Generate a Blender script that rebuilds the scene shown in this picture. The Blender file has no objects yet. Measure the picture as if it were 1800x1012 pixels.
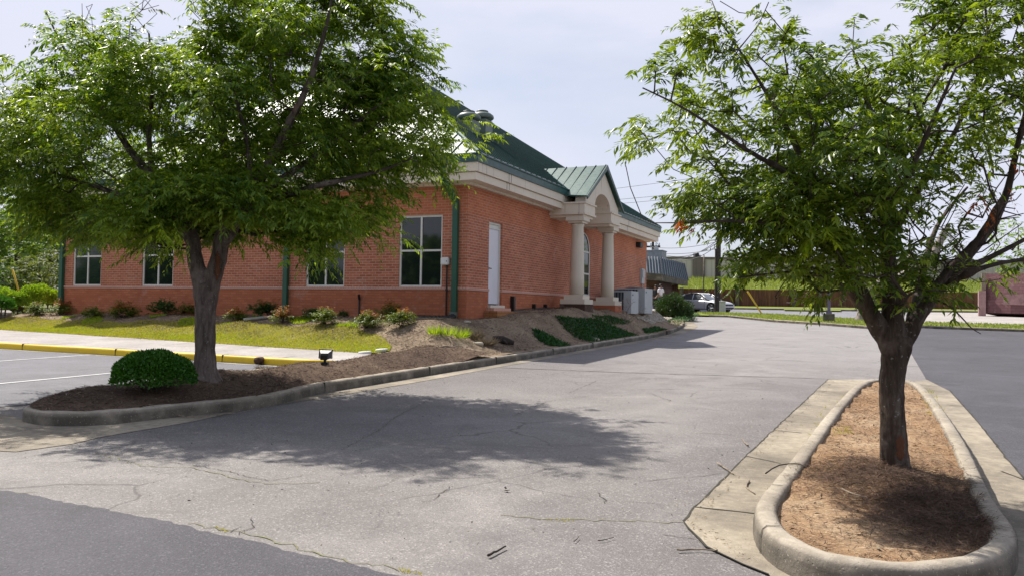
import bpy, bmesh, math, random
import numpy as np
from mathutils import Vector, Matrix
C = bpy.context.scene.collection
PI = math.pi
# ------------------------------------------------------------------ camera, sky, sun, exposure
F, YAW, PITCH, ROLL, HC = 1437.4, .4203, .0278, .0163, 1.45
_f = np.array([-math.sin(YAW)*math.cos(PITCH), math.cos(YAW)*math.cos(PITCH), math.sin(PITCH)])
_r = np.array([math.cos(YAW), math.sin(YAW), 0.0]); _u = np.cross(_r, _f)
RR = math.cos(ROLL)*_r + math.sin(ROLL)*_u; UU = -math.sin(ROLL)*_r + math.cos(ROLL)*_u
CAM = np.array([0, 0, HC])
cd = bpy.data.cameras.new('camera'); cam = bpy.data.objects.new('camera', cd); C.objects.link(cam)
cd.sensor_width = 36; cd.lens = F/1800*36; cd.clip_end = 3000; cd.clip_start = .05
cam.matrix_world = Matrix(((RR[0], UU[0], -_f[0], 0), (RR[1], UU[1], -_f[1], 0), (RR[2], UU[2], -_f[2], HC), (0, 0, 0, 1)))
scene = bpy.context.scene; scene.camera = cam
TOSUN = Vector((-.69, .36, 1.0)).normalized()
w = bpy.data.worlds.new('World'); scene.world = w; w.use_nodes = True
nt = w.node_tree; bg = nt.nodes['Background']
sky = nt.nodes.new('ShaderNodeTexSky'); sky.sky_type = 'NISHITA'; sky.sun_disc = False
sky.sun_elevation = math.asin(TOSUN.z); sky.sun_rotation = math.atan2(TOSUN.x, TOSUN.y)
sky.dust_density = 2.0; sky.air_density = 1.0
tc = nt.nodes.new('ShaderNodeTexCoord'); mp = nt.nodes.new('ShaderNodeMapping')
mp.inputs['Scale'].default_value = (1, 1, 3.2); mp.inputs['Rotation'].default_value = (.15, .3, .6)
nt.links.new(tc.outputs['Generated'], mp.inputs[0])
nz = nt.nodes.new('ShaderNodeTexNoise'); nz.inputs['Scale'].default_value = 1.5; nz.inputs['Detail'].default_value = 7
nz.inputs['Roughness'].default_value = .56; nz.inputs['Distortion'].default_value = .4
nt.links.new(mp.outputs[0], nz.inputs['Vector'])
cr = nt.nodes.new('ShaderNodeValToRGB'); cr.color_ramp.elements[0].position = .36; cr.color_ramp.elements[1].position = .60
cr.color_ramp.elements[0].color = (.40, .40, .40, 1); cr.color_ramp.elements[1].color = (1, 1, 1, 1)
nt.links.new(nz.outputs[0], cr.inputs[0])
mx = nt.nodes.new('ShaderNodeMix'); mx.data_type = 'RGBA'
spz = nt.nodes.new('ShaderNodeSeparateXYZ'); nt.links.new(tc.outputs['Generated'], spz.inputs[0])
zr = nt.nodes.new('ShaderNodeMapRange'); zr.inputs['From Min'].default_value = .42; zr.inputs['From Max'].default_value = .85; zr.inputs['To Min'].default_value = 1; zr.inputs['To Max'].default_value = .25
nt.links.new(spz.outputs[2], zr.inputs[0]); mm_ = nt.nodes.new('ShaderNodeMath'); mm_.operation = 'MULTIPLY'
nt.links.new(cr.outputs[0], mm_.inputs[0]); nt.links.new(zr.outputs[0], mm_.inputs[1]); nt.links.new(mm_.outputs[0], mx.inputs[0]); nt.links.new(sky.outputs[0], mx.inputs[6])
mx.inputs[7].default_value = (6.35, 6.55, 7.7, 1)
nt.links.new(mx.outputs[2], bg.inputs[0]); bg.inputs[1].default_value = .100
sd = bpy.data.lights.new('sun', 'SUN'); sun = bpy.data.objects.new('sun', sd); C.objects.link(sun)
sd.energy = 5.0; sd.angle = math.radians(.6); sd.color = (1, .95, .87)
sun.rotation_euler = TOSUN.to_track_quat('Z', 'Y').to_euler(); sun.location = (0, 0, 30)
vs = scene.view_settings; vs.view_transform = 'Standard'; vs.look = 'None'; vs.exposure = 0.32; vs.gamma = 1
scene.render.resolution_x = 1024; scene.render.resolution_y = 575
rnd = random.Random(7); RG = np.random.default_rng(11)

# ------------------------------------------------------------------ terrain functions and pixel helpers
def prof(y):
    xs = [-200, 0, 30, 37, 48, 60, 90, 400]; zs = [-3.0, 0, .54, .75, 1.13, 1.50, 2.25, 2.6]
    return np.interp(y, xs, zs)
def road_z(x, y): return prof(y) + np.clip(-.006*np.asarray(x, float), -.35, .45)
KX = -7.45
def kerb_x(y): return np.interp(y, [0, 26, 32, 36, 40, 44, 48, 52], [KX, KX, -7.6, -8.05, -8.75, -9.7, -11.0, -12.6])
def yback(x): return np.interp(x, [-40, -24.4, -17.5, -12.2, -9.3, -7], [17.6, 16.38, 15.59, 14.84, 14.5, 14.3])
def sm(t): t = np.clip(t, 0, 1); return t*t*(3-2*t)
def bank_z(x, y):
    x = np.asarray(x, float); y = np.asarray(y, float)
    e = road_z(x, y)+.16
    zp = np.interp(y, [14, 19, 20.5, 24, 36, 40, 47], [1.14, 1.22, 1.3, 1.56, 1.60, 1.42, 1.25])
    zp = np.where(x < -11, np.interp(x, [-25, -11], [1.10, 1.2]), zp)
    zp = np.maximum(zp, e)
    W = np.interp(y, [13, 19, 25, 36, 44], [2.6, 2.0, 1.35, 1.3, 2.2])
    a = sm((kerb_x(y)-x)/W); b = sm((y-yback(x)+.25)/2.9)
    lump = .03*np.sin(x*2.1+y*1.3)+.02*np.sin(x*4.3-y*3.1+1)
    h = e+(zp-e)*np.minimum(a, b)*(.25+.75*np.maximum(a*b, 0)**.2)
    return h+lump*np.minimum(1, 3*np.minimum(a, b))
def in_bank(x, y): return (x < kerb_x(y)) & (y > yback(x)) & (x > -26.5) & (y < 52)
def ray(px, py): return _f+RR*(px-900)/F-UU*(py-506)/F
def at(px, py, d): return Vector(CAM+ray(px, py)*d)                 # a point at camera depth d
def gp(px, py, dz=0, fn=road_z):                                    # a point on the terrain
    d = ray(px, py); t = 2.0
    while t < 400:
        P = CAM+d*t
        if P[2] <= float(fn(P[0], P[1]))+dz:
            lo, hi = t-.12, t
            for _ in range(20):
                m = (lo+hi)/2; P = CAM+d*m
                if P[2] <= float(fn(P[0], P[1]))+dz: hi = m
                else: lo = m
            return Vector(CAM+d*hi)
        t += .12
    return Vector(CAM+d*400)
def bg_z(x, y): return bank_z(x, y) if bool(in_bank(x, y)) else road_z(x, y)

# ------------------------------------------------------------------ materials
class NT:
    def __init__(s, name):
        s.m = bpy.data.materials.new(name); s.m.use_nodes = True; s.n = s.m.node_tree.nodes; s.l = s.m.node_tree.links
        s.b = s.n['Principled BSDF']; s.tc = s.n.new('ShaderNodeTexCoord')
    def new(s, t, **k):
        n = s.n.new(t)
        for a, v in k.items(): setattr(n, a, v)
        return n
    def vec(s, scale=(1, 1, 1), src='Object'):
        mp = s.new('ShaderNodeMapping'); mp.inputs['Scale'].default_value = scale
        s.l.new(s.tc.outputs[src], mp.inputs[0]); return mp.outputs[0]
    def noise(s, scale, detail=4, vec=None, rough=.55, dist=0):
        n = s.new('ShaderNodeTexNoise'); n.inputs['Scale'].default_value = scale; n.inputs['Detail'].default_value = detail
        n.inputs['Roughness'].default_value = rough; n.inputs['Distortion'].default_value = dist
        s.l.new(vec or s.tc.outputs['Object'], n.inputs['Vector']); return n.outputs[0]
    def ramp(s, fac, stops):
        r = s.new('ShaderNodeValToRGB'); e = r.color_ramp.elements
        while len(e) < len(stops): e.new(.5)
        for i, (p, c) in enumerate(stops):
            e[i].position = p; e[i].color = (*c, 1) if len(c) == 3 else c
        s.l.new(fac, r.inputs[0]); return r.outputs[0]
    def rampf(s, fac, p0, p1, a=0, b=1): return s.ramp(fac, [(p0, (a,)*3), (p1, (b,)*3)])
    def mix(s, fac, a, b, mode='MIX'):
        m = s.new('ShaderNodeMix', data_type='RGBA', blend_type=mode)
        for i, v in ((0, fac), (6, a), (7, b)):
            if isinstance(v, (int, float)): m.inputs[i].default_value = v if i == 0 else (v, v, v, 1)
            elif isinstance(v, tuple): m.inputs[i].default_value = (*v, 1)
            else: s.l.new(v, m.inputs[i])
        return m.outputs[2]
    def math(s, op, a, b=0):
        m = s.new('ShaderNodeMath', operation=op)
        for i, v in ((0, a), (1, b)):
            if isinstance(v, (int, float)): m.inputs[i].default_value = v
            else: s.l.new(v, m.inputs[i])
        return m.outputs[0]
    def out(s, col, rough=.8, bump=None, bs=.3, bd=.01, metal=0, spec=.5):
        for k, v in (('Base Color', col), ('Roughness', rough)):
            if isinstance(v, tuple): s.b.inputs[k].default_value = (*v, 1)
            elif isinstance(v, (int, float)): s.b.inputs[k].default_value = v
            else: s.l.new(v, s.b.inputs[k])
        s.b.inputs['Metallic'].default_value = metal; s.b.inputs['Specular IOR Level'].default_value = spec
        if bump is not None:
            b = s.new('ShaderNodeBump'); b.inputs['Strength'].default_value = bs; b.inputs['Distance'].default_value = bd
            s.l.new(bump, b.inputs['Height']); s.l.new(b.outputs[0], s.b.inputs['Normal'])
        return s.m
def simple(name, c, rough=.6, var=.15, scale=6, metal=0, spec=.5, bump=.15, c2=None):
    t = NT(name); n = t.noise(scale, 6)
    c2 = c2 or tuple(v*(1-var*1.6) for v in c)
    col = t.ramp(n, [(.3, c2), (.65, c)])
    return t.out(col, rough, t.noise(scale*9, 3), bump, .004, metal, spec)
def asphalt(name, c, speck, stain, crack=.0, seed=0, bands=False):
    t = NT(name); ob = t.tc.outputs['Object']
    big = t.noise(.32, 6, rough=.68, dist=.6); mid = t.noise(1.7, 5); fine = t.noise(95, 3)
    v = t.new('ShaderNodeTexVoronoi'); v.inputs['Scale'].default_value = 95; t.l.new(ob, v.inputs['Vector'])
    col = t.mix(t.rampf(big, .36, .66), tuple(x*(1-stain) for x in c), c)
    col = t.mix(t.rampf(mid, .35, .75, 0, .45), col, tuple(x*1.12 for x in c))
    pale = t.noise(.75, 5, rough=.6, dist=1.0)
    col = t.mix(t.rampf(pale, .50, .68, 0, .55), col, tuple(x*1.35 for x in c))
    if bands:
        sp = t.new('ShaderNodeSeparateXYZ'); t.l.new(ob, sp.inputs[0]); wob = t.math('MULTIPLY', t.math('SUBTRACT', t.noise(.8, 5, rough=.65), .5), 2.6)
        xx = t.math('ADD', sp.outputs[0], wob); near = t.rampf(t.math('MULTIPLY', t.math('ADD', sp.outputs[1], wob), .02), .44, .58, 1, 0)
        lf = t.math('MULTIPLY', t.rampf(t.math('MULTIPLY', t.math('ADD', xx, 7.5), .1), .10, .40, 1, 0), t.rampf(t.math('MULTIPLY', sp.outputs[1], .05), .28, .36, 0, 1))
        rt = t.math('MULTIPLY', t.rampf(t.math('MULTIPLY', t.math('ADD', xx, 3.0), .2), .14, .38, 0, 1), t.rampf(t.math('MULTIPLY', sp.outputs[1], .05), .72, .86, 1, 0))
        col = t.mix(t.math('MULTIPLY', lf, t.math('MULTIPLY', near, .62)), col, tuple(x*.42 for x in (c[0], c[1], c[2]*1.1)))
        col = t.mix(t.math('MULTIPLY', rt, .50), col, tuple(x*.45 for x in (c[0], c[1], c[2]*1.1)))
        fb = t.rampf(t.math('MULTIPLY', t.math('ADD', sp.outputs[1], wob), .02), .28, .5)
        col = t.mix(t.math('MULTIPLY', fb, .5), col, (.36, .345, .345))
    vb = t.new('ShaderNodeSeparateColor'); t.l.new(v.outputs['Color'], vb.inputs[0])
    col = t.mix(t.rampf(vb.outputs[0], .78, .98, 0, speck*.75), col, tuple(min(1, x*2.4+.05) for x in c))
    col = t.mix(t.rampf(vb.outputs[1], .70, .95, 0, speck*.9), col, tuple(x*.35 for x in c))
    col = t.mix(t.rampf(fine, .3, .62, .35, 0), col, tuple(x*.45 for x in c))
    oil = t.noise(.9, 5, rough=.65, dist=1.4); col = t.mix(t.rampf(oil, .54, .68, 0, stain*1.3), col, tuple(x*.5 for x in c))
    h = t.math('ADD', v.outputs['Distance'], t.math('MULTIPLY', fine, .8))
    if crack:
        dn = t.new('ShaderNodeTexNoise'); dn.inputs['Scale'].default_value = 1.3; dn.inputs['Detail'].default_value = 6; t.l.new(ob, dn.inputs['Vector'])
        ad = t.new('ShaderNodeVectorMath', operation='MULTIPLY_ADD'); ad.inputs[1].default_value = (.7, .7, 0)
        t.l.new(dn.outputs['Color'], ad.inputs[0]); t.l.new(ob, ad.inputs[2])
        cv = t.new('ShaderNodeTexVoronoi', feature='DISTANCE_TO_EDGE'); cv.inputs['Scale'].default_value = .62
        t.l.new(ad.outputs[0], cv.inputs['Vector'])
        line = t.rampf(cv.outputs['Distance'], .0035, .012, 1, 0)
        msk = t.rampf(t.noise(.45, 4), .50, .60)
        cf = t.math('MULTIPLY', t.math('MULTIPLY', line, msk), crack)
        col = t.mix(cf, col, tuple(x*.22 for x in c))
    return t.out(col, .82, h, .55, .006, spec=.35)
M = {}
M['road'] = asphalt('old_asphalt', (.268, .245, .230), .45, .36, .55, bands=True)
M['far_road'] = asphalt('worn_asphalt', (.30, .285, .275), .45, .2, .5)
M['dark'] = asphalt('dark_asphalt', (.096, .091, .103), .40, .34, .0)
M['lot'] = asphalt('lot_asphalt', (.17, .165, .18), .4, .22, .25)
M['street'] = asphalt('street_asphalt', (.24, .235, .25), .3, .15, .0)
M['crack'] = simple('crack_dirt', (.11, .098, .085), .95, .5, 8)
M['crackgrass'] = simple('crack_weeds', (.21, .22, .08), .95, .5, 8, c2=(.20, .17, .13))
M['line'] = simple('road_paint', (.62, .62, .62), .7, .25, 5, c2=(.32, .31, .31))
def concrete(name, c, dirt, ds=.45):
    t = NT(name); a = t.noise(.9, 6, rough=.65); b = t.noise(14, 5)
    col = t.mix(t.rampf(a, .38, .62, 0, ds), c, dirt)
    col = t.mix(t.rampf(b, .35, .7, .35, 0), col, tuple(x*.6 for x in dirt))
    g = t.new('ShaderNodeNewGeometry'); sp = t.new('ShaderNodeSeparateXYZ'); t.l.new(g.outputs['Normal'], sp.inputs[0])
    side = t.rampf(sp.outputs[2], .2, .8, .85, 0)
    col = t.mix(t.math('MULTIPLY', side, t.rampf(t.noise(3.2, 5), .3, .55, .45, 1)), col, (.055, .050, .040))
    col = t.mix(t.rampf(t.noise(70, 3), .62, .72, 0, .5), col, tuple(min(1, x*1.3) for x in c))
    pv = t.new('ShaderNodeTexVoronoi'); pv.inputs['Scale'].default_value = 26; t.l.new(t.tc.outputs['Object'], pv.inputs['Vector']); pit = t.rampf(pv.outputs['Distance'], .06, .16, 1, 0)
    col = t.mix(t.math('MULTIPLY', pit, t.rampf(t.noise(5, 3), .5, .6, 0, .7)), col, tuple(x*.45 for x in dirt))
    return t.out(col, .9, t.math('SUBTRACT', t.noise(45, 6, rough=.7), t.math('MULTIPLY', pit, .6)), .75, .007, spec=.3)
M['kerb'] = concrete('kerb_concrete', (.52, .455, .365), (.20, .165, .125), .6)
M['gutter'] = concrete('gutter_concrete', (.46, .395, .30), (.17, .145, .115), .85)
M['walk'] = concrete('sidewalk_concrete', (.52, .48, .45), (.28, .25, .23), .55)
M['joint'] = simple('joint', (.06, .055, .04), .95, .4, 8)
def yellow():
    t = NT('yellow_paint'); a = t.noise(2.0, 6); b = t.noise(30, 4)
    col = t.mix(t.rampf(a, .45, .72, 0, .5), (.84, .56, .012), (.60, .38, .03))
    col = t.mix(t.rampf(b, .66, .74, 0, .8), col, (.3, .27, .22))
    return t.out(col, .6, b, .2, .003)
M['yellow'] = yellow()
def soilmat(name, a, b, c, s=1.0):
    t = NT(name); n1 = t.noise(1.2*s, 7, rough=.7); n2 = t.noise(22*s, 6, rough=.7, vec=t.vec((1, 2.2, 1)))
    col = t.ramp(n1, [(.34, a), (.52, b), (.70, c)])
    col = t.mix(t.rampf(n2, .36, .66, .55, 0), col, tuple(x*.35 for x in a))
    col = t.mix(t.rampf(t.noise(75, 3), .60, .72, 0, .6), col, tuple(min(1, x*1.7) for x in c))
    return t.out(col, .97, n2, .9, .03, spec=.15)
M['mulch'] = soilmat('mulch', (.24, .175, .12), (.38, .285, .20), (.52, .41, .28))
M['bark_mulch'] = soilmat('bark_mulch', (.080, .052, .038), (.16, .105, .075), (.26, .185, .13))
M['clay'] = soilmat('clay_soil', (.36, .205, .105), (.54, .345, .20), (.66, .49, .32))
M['turf'] = soilmat('turf', (.26, .24, .06), (.32, .30, .07), (.42, .36, .13))
M['farturf'] = soilmat('far_turf', (.20, .24, .05), (.26, .31, .06), (.34, .37, .12), .4)
M['earth'] = soilmat('earth', (.12, .13, .05), (.16, .17, .06), (.22, .20, .1), .1)
def brick(name, c1, c2, mortar, bw=.215, bh=.0725, ms=.009, dark=.0):
    t = NT(name); uv = t.tc.outputs['UV']
    b = t.new('ShaderNodeTexBrick'); b.offset = .5; b.inputs['Scale'].default_value = 1
    b.inputs['Brick Width'].default_value = bw; b.inputs['Row Height'].default_value = bh
    b.inputs['Mortar Size'].default_value = ms; b.inputs['Mortar Smooth'].default_value = .2; b.inputs['Bias'].default_value = -.1
    b.inputs['Color1'].default_value = (*c1, 1); b.inputs['Color2'].default_value = (*c2, 1); b.inputs['Mortar'].default_value = (*mortar, 1)
    t.l.new(uv, b.inputs['Vector'])
    st = t.noise(.8, 6, rough=.6); col = t.mix(t.rampf(st, .35, .65, .32, 0), b.outputs['Color'], tuple(x*.55 for x in c1))
    col = t.mix(t.rampf(t.noise(1.9, 5, dist=1.), .60, .72, 0, .22), col, (.55, .47, .42))
    col = t.mix(t.rampf(t.noise(40, 3), .3, .7, .25, 0), col, tuple(x*.5 for x in c1))
    inv = t.math('SUBTRACT', 1, b.outputs['Fac'])
    return t.out(col, .9, t.math('ADD', inv, t.math('MULTIPLY', t.noise(60, 3), .35)), .6, .006, spec=.25)
M['brick'] = brick('field_brick', (.41, .125, .068), (.59, .205, .112), (.58, .40, .29))
M['brick_hi'] = brick('frieze_brick', (.48, .142, .066), (.60, .205, .098), (.54, .32, .22))
M['plinth'] = brick('plinth_brick', (.46, .142, .066), (.58, .205, .098), (.36, .15, .095))
M['rowlock'] = brick('rowlock_brick', (.72, .40, .31), (.78, .46, .36), (.44, .28, .22), bw=.09, bh=.2, ms=.010)
M['oldbrick'] = brick('old_brick', (.10, .045, .035), (.24, .12, .10), (.30, .25, .22), bw=.22, bh=.08)
M['purple'] = brick('painted_brick', (.19, .095, .10), (.23, .115, .12), (.15, .075, .08), bw=.4, bh=.2, ms=.02)
M['stepbrick'] = brick('step_brick', (.42, .19, .07), (.5, .24, .10), (.22, .12, .07))
M['pierdark'] = brick('dark_brick', (.07, .04, .03), (.13, .06, .045), (.08, .06, .05))  # darker brick, used on the nearer portico pier only
def stucco(name, c, streak):
    t = NT(name); a = t.noise(1.0, 5); s_ = t.noise(2.2, 5, vec=t.vec((3, 3, .25)))
    col = t.mix(t.rampf(a, .35, .7, .3, 0), c, tuple(x*.75 for x in c))
    col = t.mix(t.rampf(s_, .60, .72, 0, streak), col, (.10, .085, .07))
    return t.out(col, .88, t.noise(120, 3), .3, .003, spec=.25)
M['stucco'] = stucco('beige_stucco', (.76, .68, .565), .35)
M['column'] = stucco('column_stucco', (.70, .63, .52), .12)
def paintmetal(name, c, rough, var=.2):
    t = NT(name); a = t.noise(1.3, 6); b = t.noise(9, 4)
    col = t.ramp(a, [(.3, tuple(x*(1-var) for x in c)), (.7, c)])
    return t.out(col, t.rampf(b, .3, .7, rough*.85, rough*1.15), t.noise(2.2, 2), .08, .01, spec=.52)
M['roof'] = paintmetal('green_roof_metal', (.042, .115, .092), .43)
M['seam'] = paintmetal('green_seam_metal', (.02, .065, .050), .45)
M['gutterm'] = paintmetal('green_gutter_metal', (.024, .082, .078), .45)
M['spout'] = paintmetal('green_downspout', (.012, .095, .055), .42)
M['vent'] = paintmetal('grey_green_vent', (.14, .175, .15), .5)
M['white'] = simple('white_paint', (.74, .73, .71), .45, .08, 2)
M['frame'] = simple('window_frame_paint', (.70, .69, .63), .5, .06, 3)
M['door'] = simple('door_paint', (.72, .71, .76), .5, .05, 1.5)
M['black'] = simple('black_plastic', (.012, .012, .012), .5, .3, 9)
M['greyplastic'] = simple('grey_lens', (.035, .037, .045), .35, .3, 9)
M['rust'] = simple('rusty_iron', (.13, .06, .025), .85, .5, 14)
M['acgrey'] = simple('ac_enamel', (.42, .45, .47), .5, .06, 3)
M['acfin'] = simple('ac_fins', (.035, .045, .06), .55, .3, 12)
M['acframe'] = simple('ac_louvre', (.25, .27, .28), .5, .2, 6)
M['steel'] = simple('galvanised_steel', (.42, .43, .44), .45, .15, 5, metal=.6)
M['rock'] = simple('pale_rock', (.55, .49, .40), .9, .4, 8)
M['woodstick'] = simple('dead_wood', (.34, .27, .20), .9, .4, 20)
M['darkstick'] = simple('dark_stick', (.05, .035, .028), .9, .4, 20)
M['woodpole'] = simple('creosoted_pole', (.060, .050, .048), .9, .5, 7)
M['purplepole'] = simple('painted_steel_pole', (.15, .13, .23), .5, .2, 7)
M['wire'] = simple('cable', (.12, .12, .14), .6, .1, 7)
M['guard'] = simple('yellow_guard', (.66, .44, .02), .5, .2, 5)
def fencem():
    t = NT('stained_wood'); s_ = t.noise(1.2, 6, vec=t.vec((3.5, 3.5, .35)), rough=.7)
    col = t.ramp(s_, [(.3, (.055, .026, .016)), (.5, (.14, .06, .034)), (.72, (.24, .115, .06))])
    wv = t.new('ShaderNodeTexWave'); wv.bands_direction = 'X'; wv.inputs['Scale'].default_value = 2.2; t.l.new(t.tc.outputs['Object'], wv.inputs['Vector'])
    col = t.mix(t.rampf(wv.outputs['Fac'], 0, .12, .7, 0), col, (.02, .012, .01))
    return t.out(col, .9, s_, .3, .01)
M['fence'] = fencem()
def ribbed(name, c, sc, dark):
    t = NT(name); wv = t.new('ShaderNodeTexWave'); wv.bands_direction = 'X'; wv.inputs['Scale'].default_value = sc
    t.l.new(t.tc.outputs['UV'], wv.inputs['Vector'])
    col = t.mix(t.rampf(wv.outputs['Fac'], 0, .25, .5, 0), c, dark)
    col = t.mix(t.rampf(t.noise(.25, 4), .4, .7, 0, .25), col, dark)
    return t.out(col, .6, wv.outputs['Fac'], .3, .03)
M['cladding'] = ribbed('beige_cladding', (.50, .47, .41), .5, (.33, .30, .25))
M['bay'] = ribbed('brown_cladding', (.16, .135, .11), .5, (.10, .085, .07))
M['mansard'] = ribbed('blue_grey_metal', (.15, .18, .21), .7, (.10, .13, .15))
def glassm(name, c, rough=.04, bl=False):
    t = NT(name)
    col = c
    if bl:
        wv = t.new('ShaderNodeTexWave'); wv.bands_direction = 'Z'; wv.inputs['Scale'].default_value = 6; t.l.new(t.tc.outputs['Object'], wv.inputs['Vector'])
        col = t.mix(t.rampf(wv.outputs['Fac'], .3, .7), c, tuple(x*2.6 for x in c))
    m = t.out(col, rough, spec=.5); t.b.inputs['IOR'].default_value = 1.6
    return m
M['glass'] = glassm('tinted_glass', (.008, .014, .013)); M['glass_blind'] = glassm('blind_behind_glass', (.006, .012, .011), .05, True)
M['carglass'] = glassm('car_glass', (.09, .10, .11), .05)  # base lightened to grey: the sky's reflection is put into the colour
def barkm(name, a, b, c):
    t = NT(name); v = t.vec((1, 1, .22)); n = t.noise(14, 8, vec=v, rough=.7); l = t.noise(2.4, 5)
    col = t.ramp(n, [(.32, a), (.52, b), (.72, c)])
    col = t.mix(t.rampf(l, .56, .66, 0, .55), col, tuple(x*1.3 for x in c))
    sp = t.noise(30, 4); col = t.mix(t.rampf(sp, .64, .70, 0, .6), col, (.38, .38, .34))
    col = t.mix(t.rampf(t.noise(3.1, 3, vec=t.vec((1, 1, .5))), .66, .72, 0, .7), col, (.24, .10, .045))
    return t.out(col, .92, n, .9, .02, spec=.2)
M['bark'] = barkm('grey_bark', (.05, .038, .032), (.145, .115, .10), (.235, .195, .175))
M['bark2'] = barkm('dark_bark', (.024, .016, .012), (.085, .062, .048), (.20, .165, .14))
M['twig'] = simple('twig_bark', (.085, .062, .05), .9, .4, 12)
M['paletwig'] = simple('pale_dead_bark', (.36, .31, .27), .9, .4, 5)
def leafm(name, c1, c2, c3, tr=.5, rough=.42, accent=None):
    t = NT(name); g = t.new('ShaderNodeNewGeometry'); rn = g.outputs['Random Per Island']
    col = t.ramp(rn, [(0, c1), (.55, c2), (1, c3)])
    big = t.noise(1.1, 3); col = t.mix(t.rampf(big, .40, .68, 0, .65), col, c3)
    if accent: col = t.mix(t.rampf(t.noise(2.3, 2), .66, .72, 0, accent[1]), col, accent[0])
    t.out(col, rough, spec=.45)
    trn = t.new('ShaderNodeBsdfTranslucent'); tcol = t.mix(1.0, col, (1.5, 1.4, .42), 'MULTIPLY'); t.l.new(tcol, trn.inputs[0])
    ms = t.new('ShaderNodeMixShader'); ms.inputs[0].default_value = tr
    t.l.new(t.b.outputs[0], ms.inputs[1]); t.l.new(trn.outputs[0], ms.inputs[2])
    t.l.new(ms.outputs[0], t.n['Material Output'].inputs[0]); return t.m
M['leaf1'] = leafm('leaf_green', (.038, .100, .016), (.105, .205, .028), (.29, .39, .050), .52, .36, ((.20, .15, .05), .4))
M['leaf2'] = leafm('leaf_deep_green', (.030, .075, .016), (.090, .165, .025), (.26, .35, .045), .48, .36)
M['lime'] = leafm('leaf_lime', (.17, .30, .02), (.25, .38, .02), (.34, .44, .03), .55, .4)
M['orange'] = leafm('leaf_orange', (.40, .12, .02), (.48, .22, .02), (.36, .05, .02), .5, .5)
M['farleaf'] = leafm('far_leaf', (.10, .18, .05), (.16, .27, .06), (.25, .36, .09), .45, .6)
M['farleaf_d'] = leafm('far_leaf_dark', (.06, .12, .045), (.11, .19, .06), (.17, .26, .08), .4, .6)
M['box'] = leafm('boxwood_leaf', (.020, .095, .010), (.04, .15, .014), (.075, .21, .02), .35, .35)
M['nandina'] = leafm('nandina_leaf', (.07, .13, .02), (.13, .20, .03), (.22, .25, .04), .4, .45)
M['redtip'] = leafm('nandina_red_tip', (.26, .07, .03), (.36, .14, .05), (.30, .20, .05), .4, .5)
M['juniper'] = leafm('ground_cover_leaf', (.012, .06, .016), (.022, .095, .022), (.04, .13, .03), .3, .5)
M['hedge'] = leafm('hedge_leaf', (.13, .25, .02), (.20, .34, .03), (.28, .42, .04), .45, .4)
M['grass'] = leafm('grass_blade', (.28, .31, .03), (.37, .37, .04), (.50, .45, .12), .35, .6)
M['fgrass'] = leafm('bright_grass_blade', (.26, .36, .03), (.34, .44, .04), (.42, .50, .07), .4, .6)
M['hillgrass'] = leafm('hill_grass_blade', (.17, .23, .05), (.22, .29, .06), (.30, .34, .11), .3, .7)
M['straw'] = simple('straw', (.42, .33, .21), .95, .3, 5)
M['dstraw'] = simple('pine_straw', (.15, .09, .06), .95, .4, 5)
M['chip'] = simple('wood_chip', (.36, .26, .17), .95, .6, 2.5)
M['carpaint'] = simple('silver_car_paint', (.64, .65, .68), .28, .05, 2, metal=.15)
M['tyre'] = simple('tyre_rubber', (.015, .015, .015), .85, .2, 9)
M['skin'] = simple('skin', (.24, .13, .08), .6, .1, 9)
M['hair'] = simple('dark_hair', (.012, .009, .008), .6, .3, 30)
M['shirt'] = simple('white_shirt', (.78, .76, .80), .85, .08, 9)
M['darkcloth'] = simple('dark_cloth', (.022, .024, .03), .9, .2, 9)
M['greencloth'] = simple('green_cloth', (.015, .09, .07), .9, .2, 9)
M['lampglobe'] = simple('amber_lens', (.55, .26, .10), .35, .2, 6)

# ------------------------------------------------------------------ object helpers
def tag(o, label=None, cat=None, group=None, kind=None):
    if label: o['label'] = label
    if cat: o['category'] = cat
    if group: o['group'] = group
    if kind: o['kind'] = kind
    return o
def empty(name, loc, label, cat, group=None, rz=0):
    o = bpy.data.objects.new(name, None); C.objects.link(o); o.location = loc; o.rotation_euler = (0, 0, rz); o.empty_display_size = .2
    return tag(o, label, cat, group)
def boxuv(me):
    n = len(me.loops)
    if not n or not len(me.polygons): return
    co = np.empty(len(me.vertices)*3); me.vertices.foreach_get('co', co); co = co.reshape(-1, 3)
    li = np.empty(n, dtype=np.int32); me.loops.foreach_get('vertex_index', li)
    pn = np.empty(len(me.polygons)*3); me.polygons.foreach_get('normal', pn); pn = pn.reshape(-1, 3)
    lt = np.empty(len(me.polygons), dtype=np.int32); me.polygons.foreach_get('loop_total', lt)
    nn = np.repeat(pn, lt, axis=0); p = co[li]; a = np.abs(nn)
    uv = np.where((a[:, 2:3] > .7), p[:, [0, 1]], np.where(a[:, 0:1] > a[:, 1:2], p[:, [1, 2]], p[:, [0, 2]]))
    me.uv_layers.new(name='UVMap').data.foreach_set('uv', uv.astype(np.float32).ravel())
def link(name, me, mat, parent=None, smooth=False, loc=None):
    o = bpy.data.objects.new(name, me); C.objects.link(o)
    if mat is not None: me.materials.append(mat)
    if smooth: me.polygons.foreach_set('use_smooth', [True]*len(me.polygons))
    if parent is not None: o.parent = parent
    if loc is not None: o.location = loc
    return o
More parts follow.
